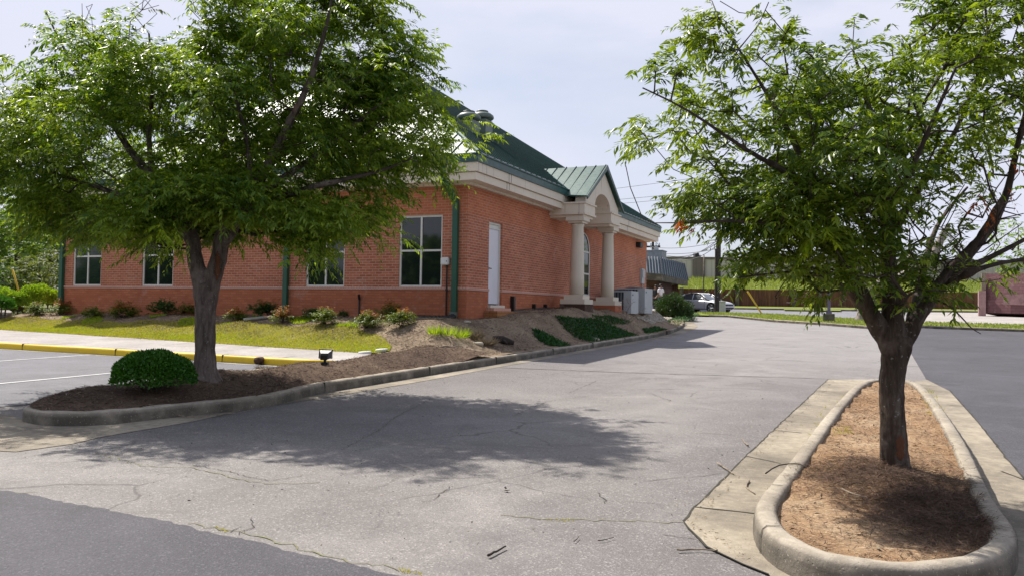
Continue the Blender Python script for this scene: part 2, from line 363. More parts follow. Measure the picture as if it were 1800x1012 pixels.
def fin(name, bm, mat, parent=None, smooth=False, kind=None, label=None, cat=None, uv=True, local=True):
    """link a bmesh drawn in world coordinates; under a parent its vertices are moved into the parent's space"""
    bmesh.ops.recalc_face_normals(bm, faces=bm.faces)
    me = bpy.data.meshes.new(name); bm.to_mesh(me); bm.free()
    if uv: boxuv(me)
    o = link(name, me, mat, parent, smooth)
    if parent is not None and local:
        root = parent
        while root.parent: root = root.parent
        Mi = (Matrix.Translation(root.location) @ Matrix.Rotation(root.rotation_euler.z, 4, 'Z')).inverted()
        me.transform(Mi)
    if kind: o['kind'] = kind
    if label: o['label'] = label
    if cat: o['category'] = cat
    return o
def box(bm, x0, x1, y0, y1, z0, z1):
    v = [bm.verts.new((x, y, z)) for x in (x0, x1) for y in (y0, y1) for z in (z0, z1)]
    for f in ((0, 1, 3, 2), (4, 6, 7, 5), (0, 4, 5, 1), (2, 3, 7, 6), (0, 2, 6, 4), (1, 5, 7, 3)): bm.faces.new([v[i] for i in f])
def bev(bm, w_=.01, seg=1):
    bmesh.ops.bevel(bm, geom=list(bm.edges), offset=w_, segments=seg, affect='EDGES', clamp_overlap=True)
def tube(bm, pts, rs, n=8, cap=True):
    pts = [Vector(p) for p in pts]
    if not isinstance(rs, (list, tuple)): rs = [rs]*len(pts)
    prev = None; up = None
    for i, p in enumerate(pts):
        d = (pts[min(i+1, len(pts)-1)]-pts[max(i-1, 0)]).normalized()
        if up is None or abs(up.dot(d)) > .98: up = Vector((0, 0, 1)) if abs(d.z) < .9 else Vector((1, 0, 0))
        a = d.cross(up).normalized(); b = a.cross(d).normalized(); up = b
        ring = [bm.verts.new(p+(a*math.cos(2*PI*k/n)+b*math.sin(2*PI*k/n))*rs[i]) for k in range(n)]
        if prev:
            for k in range(n): bm.faces.new((prev[k], prev[(k+1) % n], ring[(k+1) % n], ring[k]))
        elif cap: bm.faces.new(ring[::-1])
        prev = ring
    if cap: bm.faces.new(prev)
def lathe(bm, c, prof_, n=24):
    prev = None
    for (r, z) in prof_:
        ring = [bm.verts.new((c[0]+r*math.cos(2*PI*k/n), c[1]+r*math.sin(2*PI*k/n), c[2]+z)) for k in range(n)]
        if prev:
            for k in range(n): bm.faces.new((prev[k], prev[(k+1) % n], ring[(k+1) % n], ring[k]))
        else: bm.faces.new(ring[::-1])
        prev = ring
    bm.faces.new(prev)
def poly(bm, pts):
    return bm.faces.new([bm.verts.new(p) for p in pts])
def npmesh(name, V, Q, mat, parent=None, org=None, k=4):
    """vertices (n,3) world, faces (m,k)"""
    me = bpy.data.meshes.new(name); V = np.asarray(V, float)
    if org is not None: V = V-np.array(org)
    me.vertices.add(len(V)); me.vertices.foreach_set('co', V.astype(np.float32).ravel())
    Q = np.asarray(Q, np.int32); m = len(Q)
    me.loops.add(m*k); me.loops.foreach_set('vertex_index', Q.ravel())
    me.polygons.add(m); me.polygons.foreach_set('loop_start', np.arange(0, m*k, k, dtype=np.int32))
    me.update(calc_edges=True); return link(name, me, mat, parent)
def unit(a): return a/np.maximum(np.linalg.norm(a, axis=-1, keepdims=True), 1e-9)
def leaves(name, P, D, N, L, W, mat, parent=None, org=None, droop=.12):
    """lance-shaped folded leaves: base P, direction D, face normal N, length L, width W"""
    P = np.asarray(P, float); D = unit(D); S = unit(np.cross(D, N)); N = unit(np.cross(S, D))
    L = np.asarray(L).reshape(-1, 1); W = np.asarray(W).reshape(-1, 1)
    m = P+D*L*.42-N*W*.22; t = P+D*L-N*L*droop
    l = P+D*L*.38+S*W*.5; r = P+D*L*.38-S*W*.5
    V = np.stack([P, r, l, m, t], 1).reshape(-1, 3); b = np.arange(len(P))[:, None]*5
    Q = np.concatenate([b+np.array([[0, 3, 4, 2]]), b+np.array([[0, 1, 4, 3]])])
    return npmesh(name, V, Q, mat, parent, org)
def sprays(tips, dirs, mat, name, parent, org, n=13, R=.30, L=.085, W=.021, per=1, droopy=.7, rg=RG, jit=.05):
    """pinnate sprays at the tips: rachis arching outward and down, leaflets hanging off both sides"""
    T = np.repeat(np.asarray(tips, float), per, 0); D = np.repeat(unit(np.asarray(dirs, float)), per, 0)
    k = len(T); T = T+rg.normal(0, jit, (k, 3)); D = unit(D+rg.normal(0, .55, (k, 3))*np.array([1, 1, .6]))
    Ls = R*rg.uniform(.6, 1.25, (k, 1, 1)); s = (np.arange(n)+.5)/n; s = s[None, :, None]
    dn = np.array([0, 0, -1.0])
    pos = T[:, None, :]+D[:, None, :]*Ls*s+dn*Ls*(s**2)*droopy*.55
    tang = unit(D[:, None, :]+dn*s*droopy*1.1)
    side = unit(np.cross(tang, dn+rg.normal(0, .25, (k, 1, 3)))); sg = np.where(np.arange(n) % 2, 1, -1)[None, :, None]
    ld = unit(tang*.65+side*sg*rg.uniform(.5, .9, (k, n, 1))+dn*rg.uniform(.25, .9, (k, n, 1))*droopy+rg.normal(0, .12, (k, n, 3)))
    nn = np.array([0, 0, 1.0])+rg.normal(0, .45, (k, n, 3))
    sz = rg.uniform(.5, 1.3, (k, n))*rg.uniform(.75, 1.2, (k, 1))*(1-.35*np.abs(s[..., 0]-.55))
    f = lambda a: a.reshape(-1, 3)
    return leaves(name, f(pos), f(ld), f(nn), (L*sz).ravel(), (W*sz).ravel(), mat, parent, org)
def grow(skel, attr, seg=.22, rg=RG, bias=.25, wob=.04):
    """skeleton nodes [(pos, parent index)], attractors joined one by one to the nearest node; returns nodes, parents"""
    par = [q for _, q in skel]; n0 = len(skel); P = np.zeros((n0+len(attr)*40+50, 3)); PL = np.zeros(len(P)); N = n0
    for i, (p, q) in enumerate(skel): P[i] = p; PL[i] = 0 if q < 0 else PL[q]+np.linalg.norm(np.array(p)-P[q])
    A = np.array(attr); A = A[np.argsort(np.linalg.norm(A-P[0], axis=1))]; tips = []; start = min(3, n0-1)
    for a in A:
        arr = P[start:N]; cost = np.linalg.norm(arr-a, axis=1)+bias*PL[start:N]+np.clip(arr[:, 2]-a[2], 0, None)*.25
        i = int(np.argmin(cost))+start; d0 = np.linalg.norm(P[i]-a); n = min(39, max(1, int(d0/seg))); b = P[i].copy(); cur = i
        bend = rg.normal(0, wob*d0, 3)
        for k in range(1, n+1):
            s = k/n; P[N] = b+(a-b)*s+bend*math.sin(PI*s)+np.array([0, 0, -.10*d0*math.sin(PI*s)])+rg.normal(0, .010, 3)*(k < n)
            par.append(cur); PL[N] = PL[cur]+d0/n; cur = N; N += 1
        tips.append(cur)
    return list(P[:N]), par, tips
def branch_mesh(name, P, par, mat, parent, org, rtip=.0035, nskel=0, skr=None, exp=2.25, n=5, rmax=.09):
    P = np.array(P); N = len(P); r = np.zeros(N); ch = [0]*N
    for i in range(N-1, 0, -1):
        if ch[i] == 0: r[i] = rtip**exp
        ch[par[i]] += 1; r[par[i]] += r[i]
    r = np.minimum(np.maximum(r, rtip**exp)**(1/exp), rmax)
    if skr is not None: r[:nskel] = np.maximum(r[:nskel]*0, np.array(skr))
    idx = [i for i in range(1, N) if not (i < nskel and r[i] > .06)]
    A = P[[par[i] for i in idx]]; B = P[idx]; ra = np.minimum(r[[par[i] for i in idx]], r[idx]*1.35+.001); rb = r[idx]
    D = unit(B-A); up = np.where(np.abs(D[:, 2:3]) > .9, np.array([[1.0, 0, 0]]), np.array([[0, 0, 1.0]]))
    a = unit(np.cross(D, up)); b = np.cross(a, D); B = B+D*rb[:, None]*.5
    V = []
    for (c, rr) in ((A, ra), (B, rb)):
        for k in range(n):
            t = 2*PI*k/n; V.append(c+(a*math.cos(t)+b*math.sin(t))*rr[:, None])
    V = np.stack(V, 1).reshape(-1, 3); base = np.arange(len(idx))[:, None]*2*n
    Q = np.concatenate([base+np.array([[k, (k+1) % n, n+(k+1) % n, n+k]]) for k in range(n)])
    o = npmesh(name, V, Q, mat, parent, org); o.data.polygons.foreach_set('use_smooth', [True]*len(o.data.polygons)); return o
def inpoly(p, pg):
    x, y = p; c = False; j = len(pg)-1
    for i in range(len(pg)):
        if (pg[i][1] > y) != (pg[j][1] > y) and x < (pg[j][0]-pg[i][0])*(y-pg[i][1])/(pg[j][1]-pg[i][1])+pg[i][0]: c = not c
        j = i
    return c
def edged(p, pg):
    m = 1e9
    for i in range(len(pg)):
        a = np.array(pg[i-1], float); b = np.array(pg[i], float); ab = b-a
        t = np.clip(np.dot(np.array(p)-a, ab)/max(1e-6, ab@ab), 0, 1); m = min(m, np.linalg.norm(np.array(p)-a-ab*t))
    return m
def fill(pg, n, depth, dmax, scale, holes=(), rg=RG, off=0):
    """n points in a crown whose outline seen from the front is the polygon, with real depth behind and before it"""
    xs = [q[0] for q in pg]; ys = [q[1] for q in pg]; out = []
    while len(out) < n:
        p = (rg.uniform(min(xs), max(xs)), rg.uniform(min(ys), max(ys)))
        if not inpoly(p, pg): continue
        if any((p[0]-h[0])**2/h[2]**2+(p[1]-h[1])**2/h[3]**2 < 1 for h in holes): continue
        e = edged(p, pg)/F*depth; hd = min(dmax, .25+math.sqrt(max(0, e))*scale)
        d = depth+off+rg.uniform(-1, 1)*hd; s = d/depth
        P = CAM+ray(*p)*depth; out.append(P+_f*(d-depth))
    return out
def clumps(centres, per, sig, rg=RG):
    out = []
    for c in centres:
        k = max(2, int(per*rg.uniform(.5, 1.5)))
        out += [c+rg.normal(0, 1, 3)*np.array([sig, sig, sig*.5])*rg.uniform(.7, 1.3) for _ in range(k)]
    return out
def smooth_line(pts, n=4):
    out = []
    for i in range(len(pts)-1):
        p0, p1, p2, p3 = pts[max(0, i-1)], pts[i], pts[i+1], pts[min(len(pts)-1, i+2)]
        for k in range(n):
            t = k/n; out.append(tuple(.5*((2*b)+(-a+c)*t+(2*a-5*b+4*c-d)*t*t+(-a+3*b-3*c+d)*t**3) for a, b, c, d in zip(p0, p1, p2, p3)))
    out.append(tuple(pts[-1])); return out
def relax(pts, step=.16, it=5, closed=False):
    P = [np.array(p[:2], float) for p in pts]
    if closed: P = P+[P[0]]
    d = np.concatenate([[0], np.cumsum([np.linalg.norm(b-a) for a, b in zip(P, P[1:])])]); n = int(d[-1]/step); q = np.linspace(0, d[-1], n+1)
    X = np.stack([np.interp(q, d, [p[0] for p in P]), np.interp(q, d, [p[1] for p in P])], 1)
    if closed: X = X[:-1]
    for _ in range(it):
        Y = X.copy(); Y[1:-1] = (X[:-2]+2*X[1:-1]+X[2:])/4
        if closed: Y[0] = (X[-1]+2*X[0]+X[1])/4; Y[-1] = (X[-2]+2*X[-1]+X[0])/4
        X = Y
    return [tuple(p) for p in X]
def offset2(pts, d, closed=False):
    n = len(pts); out = []
    for i in range(n):
        a = pts[(i-1) % n] if closed or i > 0 else pts[i]; b = pts[(i+1) % n] if closed or i < n-1 else pts[i]
        t = Vector((b[0]-a[0], b[1]-a[1])).normalized(); out.append((pts[i][0]-t.y*d, pts[i][1]+t.x*d))
    return out
def kerb(name, line, mat, closed=False, width=.15, h=.15, fn=road_z, label=None, topin=0):
    """line = outer foot (road on its right-hand side when walking along), kerb body lies to the left"""
    bm = bmesh.new(); sect = [(0, -.1), (.004, h*.55), (.014, h*.86), (.038, h), (width-.03, h+topin), (width, h-.02+topin), (width, -.1)]
    rows = []
    offs = [offset2(line, s[0], closed) for s in sect]
    for i in range(len(line)):
        base = float(fn(line[i][0], line[i][1]))
        rows.append([bm.verts.new((offs[j][i][0], offs[j][i][1], base+sect[j][1]+.004*math.sin(i*1.7+j))) for j in range(len(sect))])
    m = len(rows); rng_ = range(m) if closed else range(m-1)
    for i in rng_:
        a, b = rows[i], rows[(i+1) % m]
        for j in range(len(sect)-1): bm.faces.new((a[j], b[j], b[j+1], a[j+1]))
    if not closed:
        bm.faces.new(rows[0]); bm.faces.new(rows[-1][::-1])
    o = fin(name, bm, mat, kind='structure', smooth=True)
    return o
def sheet(name, outline, mat, fn, dz, kind='structure', res=.8, holes=()):
    """draped polygon: grid cells inside the outline, cut by bisecting is avoided by triangulated fill plus subdivision"""
    bm = bmesh.new(); vs_ = [bm.verts.new((p[0], p[1], 0)) for p in outline]; f = bm.faces.new(vs_)
    xs = [p[0] for p in outline]; ys = [p[1] for p in outline]
    for ax, lo, hi in ((0, min(xs), max(xs)), (1, min(ys), max(ys))):
        k = math.ceil(lo/res)*res
        while k < hi:
            co = [0, 0, 0]; no = [0, 0, 0]; co[ax] = k+.00137; no[ax] = 1
            bmesh.ops.bisect_plane(bm, geom=list(bm.verts)+list(bm.edges)+list(bm.faces), plane_co=co, plane_no=no, dist=1e-5); k += res
    for v in bm.verts: v.co.z = float(fn(v.co.x, v.co.y))+dz
    bmesh.ops.triangulate(bm, faces=list(bm.faces))
    o = fin(name, bm, mat, kind=kind, smooth=True)
    return o
def strip(bm, pts, w_, fn, dz, jit=0, seg=.12):
    """thin draped ribbon along a polyline"""
    P = []
    for i in range(len(pts)-1):
        a, b = Vector(pts[i][:2]), Vector(pts[i+1][:2]); n = max(1, int((b-a).length/seg))
        for k in range(n): P.append(a+(b-a)*k/n)
    P.append(Vector(pts[-1][:2])); Q = []
    for i, p in enumerate(P):
        if jit and 0 < i: p = p+Vector((rnd.gauss(0, jit), rnd.gauss(0, jit)))
        Q.append(p)
    prev = None
    for i, p in enumerate(Q):
        t = (Q[min(i+1, len(Q)-1)]-Q[max(0, i-1)]).normalized(); s = Vector((-t.y, t.x))*w_*.5*(rnd.uniform(.5, 1.4) if jit else 1)
        z = float(fn(p.x, p.y))+dz
        cur = (bm.verts.new((p.x+s.x, p.y+s.y, z)), bm.verts.new((p.x-s.x, p.y-s.y, z)))
        if prev: bm.faces.new((prev[0], prev[1], cur[1], cur[0]))
        prev = cur

# ================================================================== SETTING
# base ground to the horizon (lies 6 cm below the paved sheets)
def grid(name, xs, ys, fn, mat, kind='structure', mask=None, smooth=True):
    X, Y = np.meshgrid(xs, ys); Z = fn(X, Y)
    V = np.stack([X, Y, Z], -1).reshape(-1, 3); nx = len(xs); q = []
    for j in range(len(ys)-1):
        for i in range(nx-1):
            cx = (xs[i]+xs[i+1])/2; cy = (ys[j]+ys[j+1])/2
            if mask is None or mask(cx, cy): q.append((j*nx+i, j*nx+i+1, (j+1)*nx+i+1, (j+1)*nx+i))
    o = npmesh(name, V, q, mat); 
    if smooth: o.data.polygons.foreach_set('use_smooth', [True]*len(o.data.polygons))
    boxuv(o.data); o['kind'] = kind; return o
bx_ = np.concatenate([np.linspace(-900, -60, 12), np.linspace(-50, 60, 56), np.linspace(80, 900, 12)])
by_ = np.concatenate([np.linspace(-300, -20, 8), np.linspace(-15, 110, 63), np.linspace(130, 1500, 12)])
grid('ground', bx_, by_, lambda x, y: road_z(x, y)-.10, M['earth'])
# paved ground: old asphalt drive
road_out = [(-30, 3.75), (-5.9, 3.92), (-4.06, 3.87), (-2.65, 3.71), (-1.2, 3.62), (6, 3.5), (9, 3.5), (14, 46), (14, 60), (-30, 60)]
ex = [(-34, 3.0), (-14, 3.0), (-.6, 2.8), (1.6, 2.8), (1.6, 14), (1.75, 18), (2.6, 26), (4.6, 40), (6.5, 50), (6, 66), (-34, 66)]
sheet('road', ex, M['road'], road_z, 0, res=1.5)
# freshly sealed dark asphalt: near lot (bottom of the picture) and the lane right of the planted island
sheet('parking_lot', [(-34, -12), (30, -12), (30, 60), (.95, 60), (.9, 47), (.88, 40), (.86, 26), (.84, 18), (.82, 15.3), (1.0, 9.5), (1.12, 7.6), (1.2, 5), (.9, 3.4), (-.6, 3.52)]+[(x, float(np.interp(x, [-34, -14, -5.8, -4.06, -2.65, -.6], [3.92, 3.95, 3.91, 3.84, 3.68, 3.52]))+.012*math.sin(x*9)+rnd.gauss(0, .008)) for x in np.arange(-.7, -9, -.045)]+[(-14, 3.95), (-34, 3.92)], M['dark'], road_z, .006, res=1.5)
# grey-violet asphalt of the bays left of the planted bed
lot = [(-34, 6.6), (-12, 6.2), (-9.8, 6.3), (-9.55, 7.4), (-9.6, 12.84), (-34, 12.9)]
sheet('parking_bay', lot, M['lot'], road_z, .008, res=1.5)
bm = bmesh.new()
for x in (-12.07, -15.8, -19.5, -23.2):
    strip(bm, [(x, 7.6), (x, 12.3 if x > -13 else 12.7)], .10, road_z, .014, 0, .4)
strip(bm, [(-26.5, 12.72), (-9.9, 12.66)], .05, road_z, .013, .004, .4)
fin('bay_line', bm, M['line'], kind='structure')
bm = bmesh.new()      # seams and cracks with their own course
strip(bm, [(-6.9, 14.9), (-4.5, 15.25), (-.95, 16.1), (1.7, 16.4)], .045, road_z, .006, .012)
for p in ([(760, 700), (690, 735), (640, 742)], [(1000, 690), (1050, 668), (1110, 672)], [(1090, 735), (1120, 745), (1135, 750)], [(1040, 695), (960, 705), (905, 730)],
          [(1130, 845), (1215, 838), (1265, 832)], [(1050, 865), (1065, 885)], [(790, 855), (760, 880), (740, 882)], [(1165, 940), (1240, 950)], [(1140, 690), (1180, 705)],
          [(560, 832), (470, 845), (360, 820), (240, 805)], [(420, 940), (445, 925), (440, 910)], [(405, 935), (425, 925)], [(600, 790), (660, 760), (700, 730)], [(1230, 668), (1280, 676)]):
    strip(bm, [gp(*q)[:2] for q in p], .006, road_z, .005, .010, .05)
fin('road_crack', bm, M['crack'], kind='structure')
bm = bmesh.new()
for p in ([(170, 795), (250, 818), (340, 822), (460, 850), (560, 848)], [(880, 905), (960, 912), (1050, 914), (1200, 918)], [(330, 920), (430, 936), (560, 975), (700, 1000)], [(0, 865), (60, 866)]):
    strip(bm, [gp(*q)[:2] for q in p], .009, road_z, .0045, .015, .05)
fin('crack_weeds', bm, M['crackgrass'], kind='stuff')
# ---- kerbs
left_foot = [tuple(gp(*p)[:2]) for p in ((500, 709), (439, 720.5), (320, 732), (192, 747.5), (125, 751), (67, 750), (44, 745.5), (33, 737))]
tipb = [tuple(gp(px, py, .15)[:2]) for px, py in ((33, 717), (42, 711), (61, 704), (111, 697), (167, 689.5), (205, 683.5), (330, 650.5))]
edge_far = [tuple(gp(px, py, .15)[:2]) for px, py in ((1196, 580), (1219, 569), (1239, 560.5))]
main = [(-7.3+.0*y, y) for y in (9.6, 11, 13, 15, 18, 21, 24, 27)]
farx = [(float(kerb_x(y))+.15, y) for y in (30, 33, 36, 39, 42, 44, 46, 48)]+[(-11.6, 49.3), (-12.9, 50.4), (-15, 51.2), (-22, 52)]
path = farx[::-1]+main[::-1]+[(p[0], p[1]) for p in left_foot]+[p for p in tipb]+[(-9.55, 10.5), (-9.62, 12.6)]
# walk from far to near with the bed on the right -> reverse so the bed lies left
path = relax(smooth_line(path, 3), .16, 8)[::-1]
KERB_PATH = path
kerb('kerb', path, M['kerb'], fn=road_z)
bm = bmesh.new()
for y in (9.75, 12.8, 15.6, 18.9, 22, 25.2, 28.4, 31.5, 34.6, 38): # joints of the long kerb
    x = float(kerb_x(y))+.15; z = float(road_z(x, y)); box(bm, x-.16, x+.004, y-.006, y+.006, z+.01, z+.1545)
fin('kerb_joint', bm, M['joint'], kind='structure')
# gutter apron along the drive side
def apron(name, inner, outer, mat, dz=.005):
    bm = bmesh.new(); prev = None
    for a, b in zip(inner, outer):
        cur = (bm.verts.new((a[0], a[1], float(road_z(*a))+dz)), bm.verts.new((b[0], b[1], float(road_z(*b))+dz)))
        if prev: bm.faces.new((prev[0], prev[1], cur[1], cur[0]))
        prev = cur
    return fin(name, bm, mat, kind='structure')
gi = [(-7.25, y) for y in (9.6, 12, 15, 18, 22, 26, 28)]+[(float(kerb_x(y))+.18, y) for y in (30, 33, 36, 39, 42, 44)]+[(-10.7, 48), (-11.6, 49.3)]
go = [(-6.95, 9.6), (-6.9, 12), (-6.95, 15), (-6.95, 18), (-6.98, 22), (-6.95, 26), (-6.95, 28), (-7.0, 30), (-7.1, 33), (-7.3, 36), (-7.75, 39), (-8.5, 42), (-9.1, 44), (-10.1, 47.3), (-11.4, 48.7)]
apron('gutter_pan', gi, go, M['gutter'])
gouter = [tuple(gp(*p)[:2]) for p in ((444, 718), (333, 742), (242, 757), (178, 768), (128, 780), (28, 794), (-60, 790))]
ginner = [tuple(gp(*p)[:2]) for p in ((460, 712), (335, 729), (200, 746), (140, 749), (80, 748), (20, 730), (-60, 722))]
apron('gutter_pan', [(-7.25, 9.55)]+ginner, [(-6.95, 9.55)]+gouter, M['gutter'])
# yellow kerb, sidewalk
kerb('yellow_kerb', [(x, 12.86) for x in np.linspace(-34, -9.5, 30)], M['yellow'], width=.17)
bm = bmesh.new()
for x in (-12.2, -15.25, -18.3, -21.3, -24.4):
    z = float(road_z(x, 12.9)); box(bm, x-.007, x+.007, 12.857, 13.03, z+.01, z+.1545)
fin('kerb_joint', bm, M['joint'], kind='structure')
bm = bmesh.new(); xs_ = np.linspace(-34, -8.4, 33); prev = None
for x in xs_:
    zf = float(road_z(x, 13.0))+.147; yb = float(yback(x))+.05; zb = float(bank_z(x, yb))+.012
    if x > -9.4: yb = max(13.6, yb-(x+9.4)*.9)
    ym = 13.0+(yb-13.0)*.5
    cur = [bm.verts.new((x, 13.031, zf)), bm.verts.new((x, ym, (zf+zb)/2+.005)), bm.verts.new((x, yb, zb))]
    if prev:
        for k in range(2): bm.faces.new((prev[k], cur[k], cur[k+1], prev[k+1]))
    prev = cur
fin('sidewalk', bm, M['walk'], kind='structure')
bm = bmesh.new()
for x in (-10.8, -13, -15.3, -17.6, -19.9, -22.2, -24.5):
    zf = float(road_z(x, 13.0))+.150; yb = float(yback(x))+.04; zb = float(bank_z(x, yb))+.016
    v = [bm.verts.new(p) for p in ((x-.008, 13.035, zf), (x+.008, 13.035, zf), (x+.008, yb, zb), (x-.008, yb, zb))]; bm.faces.new(v)
fin('sidewalk_joint', bm, M['joint'], kind='structure')
# ---- banked bed round the building (mulch) and lawn in front
xs_ = np.arange(-27, -6.9, .28); ys_ = np.arange(14.2, 52, .28)
def inb(x, y): return (x < kerb_x(y)+.10) and (y > yback(x)-.1) and not (-24.9 < x < -10.2 and 19.5 < y < 37.1)
grid('mulch_bed', xs_, ys_, lambda x, y: bank_z(np.minimum(x, kerb_x(y)), y)-.005+RG.normal(0, .008, np.shape(x)), M['mulch'], mask=inb)
# spit between sidewalk end and long kerb, and planted island in front of it
xs_ = np.arange(-9.75, -7.2, .12); ys_ = np.arange(5.4, 15.0, .12)
KP = [p for p in KERB_PATH if p[1] < 15.2]
isl = offset2([p for p in KERB_PATH if p[1] < 15.5], .07)
iss = isl+[(-9.62, 15.2)] if isl[0][1] < isl[-1][1] else isl+[(-7.4, 15.4)]
def isl_z(x, y):
    t = np.minimum(np.clip((x+9.5)/.8, 0, 1), np.clip((-7.4-x)/.9, 0, 1))*np.clip((y-5.7)/1.4, 0, 1)
    return road_z(x, y)+.125+.13*sm(t)+.02*np.sin(x*5+y*3)+.05*np.exp(-((x+8.75)**2+(y-8.9)**2)/.5)+np.clip(y-13.4, 0, 2)*.05
pgI = [(p[0], p[1]) for p in iss]
sheet('mulch_bed', pgI, M['bark_mulch'], isl_z, 0, res=.14)
lawn_pts = [(-27, 16.5), (-24.4, 16.38), (-17.5, 15.59), (-12.2, 14.86), (-10.6, 14.68), (-9.9, 14.6), (-9.5, 14.9), (-9.9, 15.5), (-10.6, 16.0), (-12, 16.5), (-13.3, 16.6), (-15, 17.0), (-17, 17.1), (-19, 17.4), (-22, 17.5), (-24, 17.9), (-27, 18.2)]
lawn_pts = smooth_line(lawn_pts, 2)
def jz(x, y): return bank_z(x, y)
sheet('lawn', lawn_pts, M['turf'], jz, .018, res=.28)
# ---- planted island on the right
RO = [(1321, 881), (1323, 901), (1343.6, 938), (1384, 962.4), (1449.5, 984.8), (1527, 998), (1608, 1002), (1690, 997), (1751, 985), (1783, 966), (1798, 935), (1771, 901), (1743, 860.6), (1698, 771), (1649, 702), (1624.6, 677), (1608, 668), (1560, 664), (1522, 666), (1500, 676), (1486, 688), (1449.5, 726), (1384, 807.7)]
ro = [tuple(gp(px, py, .165)[:2]) for px, py in RO]
area = sum(a[0]*b[1]-b[0]*a[1] for a, b in zip(ro, ro[1:]+ro[:1]))
if area < 0: ro = ro[::-1]
# closed smoothing
rc = ro+ro[:3]; rs_ = smooth_line(ro[-2:]+ro+ro[:2], 3); rs_ = relax(rs_[6:6+3*len(ro)], .14, 5, True)
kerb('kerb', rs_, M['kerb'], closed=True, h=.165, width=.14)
def kjoint(line, i, h=.165, w_=.14):
    p, q = Vector(line[i]), Vector(line[(i+1) % len(line)]); t = (q-p).normalized(); n_ = Vector((-t.y, t.x)); z = float(road_z(p.x, p.y)); bm = bmesh.new()
    prof2 = [(-.003, 0), (-.001, h*.6), (.010, h*.88), (.036, h+.003), (w_-.028, h+.003)]
    for (o1, z1), (o2, z2) in zip(prof2, prof2[1:]):
        poly(bm, [(*(p+n_*o1-t*.005), z+z1), (*(p+n_*o1+t*.005), z+z1), (*(p+n_*o2+t*.005), z+z2), (*(p+n_*o2-t*.005), z+z2)])
    fin('kerb_joint', bm, M['joint'], kind='structure')
for i in range(4, len(rs_), 17): kjoint(rs_, i)
ri = offset2(rs_, .07, True)
def ris_z(x, y):
    return road_z(x, y)+.118+.07*np.exp(-((x-.1)**2/.25+(y-7.0)**2/1.2))+.012*np.sin(x*9+y*4)+.01*np.sin(y*11-x*5)
sheet('planting_soil', ri, M['clay'], ris_z, 0, res=.1)
GO = [(1455.6, 667), (1384, 734), (1311, 803.6), (1221.4, 893), (1201, 917.6), (1242, 962), (1303, 993), (1352, 1012)]
go = [tuple(gp(*p)[:2]) for p in GO]+[(-.35, 4.02), (.2, 3.92), (.8, 4.1), (1.2, 4.7), (1.22, 6.2)]+[tuple(gp(*p)[:2]) for p in ((1800, 845), (1759, 795), (1718, 742.5), (1669, 687.5), (1630, 668))]+[(.55, 16.3), (-.2, 16.35)]
sheet('gutter_pan', go, M['gutter'], road_z, .010, res=1.0)
bm = bmesh.new()
for a, b in (((1221, 893), (1330, 905)), ((1311, 803), (1372, 816)), ((1362, 757), (1408, 762)), ((1410, 712), (1445, 716)), ((1436, 687), (1470, 690)), ((1800, 845), (1760, 830)), ((1700, 716), (1665, 712))):
    strip(bm, [gp(*a)[:2], gp(*b)[:2]], .016, road_z, .0135, .003)
e_ = [gp(*p)[:2] for p in GO[:5]]; strip(bm, e_, .014, road_z, .0125, .005)
strip(bm, [gp(*p)[:2] for p in GO[4:]], .012, road_z, .0125, .004)
strip(bm, [gp(*p)[:2] for p in ((1800, 843), (1759, 794), (1718, 741.5), (1669, 686.5))], .014, road_z, .0145, .005)
fin('gutter_joint', bm, M['joint'], kind='structure')
# ---- verge across the end of the drive, cross street, far verge
vf = [gp(*p) for p in ((1246, 556.5), (1277, 557), (1359, 565.6), (1450, 571.5), (1526, 577.6), (1560, 579), (1615, 576), (1700, 579.5), (1800, 583), (1900, 587))]
vb = [gp(*p) for p in ((1225, 551), (1277, 551.8), (1359, 554.5), (1451, 560), (1508, 563.5), (1560, 566), (1618, 569), (1700, 571.5), (1800, 574.5), (1900, 578))]
vfo = [(p.x, p.y) for p in vf]; vbo = [(p.x, p.y) for p in vb]
vl = [(-16, 58), (-13.5, 52.2)]
sheet('verge', [(-22, 53)]+vfo+vbo[::-1]+[(-22, 64)], M['farturf'], road_z, .10, res=4)
kerb('kerb', [(p[0], p[1]) for p in vfo][::1], M['kerb'], h=.14)
vbk = [(p[0]-.1, p[1]+.1) for p in vbo]
street = [(-60, 66)]+[(-24, 65)]+vbk+[(60, 48), (60, 78), (-60, 100)]
far_s = [gp(px, py) for px, py in ((1150, 541.5), (1300, 543.5), (1480, 546.5), (1700, 549), (1900, 552))]
sheet('street', [(-60, 62), (-22, 64)]+vbk+[(40, 46)]+[(p.x+0, p.y+.0) for p in far_s[::-1]]+[(-60, far_s[0].y+20)], M['street'], road_z, .012, res=6)
fs = [(p.x, p.y) for p in far_s]
sheet('verge', fs+[(fs[-1][0]+10, fs[-1][1]+30), (-60, 150), (-60, fs[0][1]+20)], M['farturf'], road_z, .11, res=6)
kerb('kerb', fs, M['kerb'], h=.16, width=.2)
m1 = [(p.x, p.y) for p in (gp(1378, 546.5), gp(1430, 547.2), gp(1478, 548.2), gp(1478, 546), gp(1430, 544.8), gp(1378, 544.3))]
sheet('median_strip', m1, M['farturf'], road_z, .12, res=6)
fp = [(p.x, p.y) for p in (gp(1600, 566), gp(1700, 569), gp(1800, 572), gp(1900, 575), gp(1900, 552.5), gp(1740, 549.5), gp(1640, 549), gp(1590, 556))]
sheet('pavement', fp, M['walk'], road_z, .022, res=4)
pv = [(p.x, p.y) for p in (gp(-20, 555, .3), gp(10, 555, .3), gp(22, 550, .3), gp(18, 546, .3), gp(-20, 545, .3))]
def pvz(x, y): return road_z(x, y)+.0

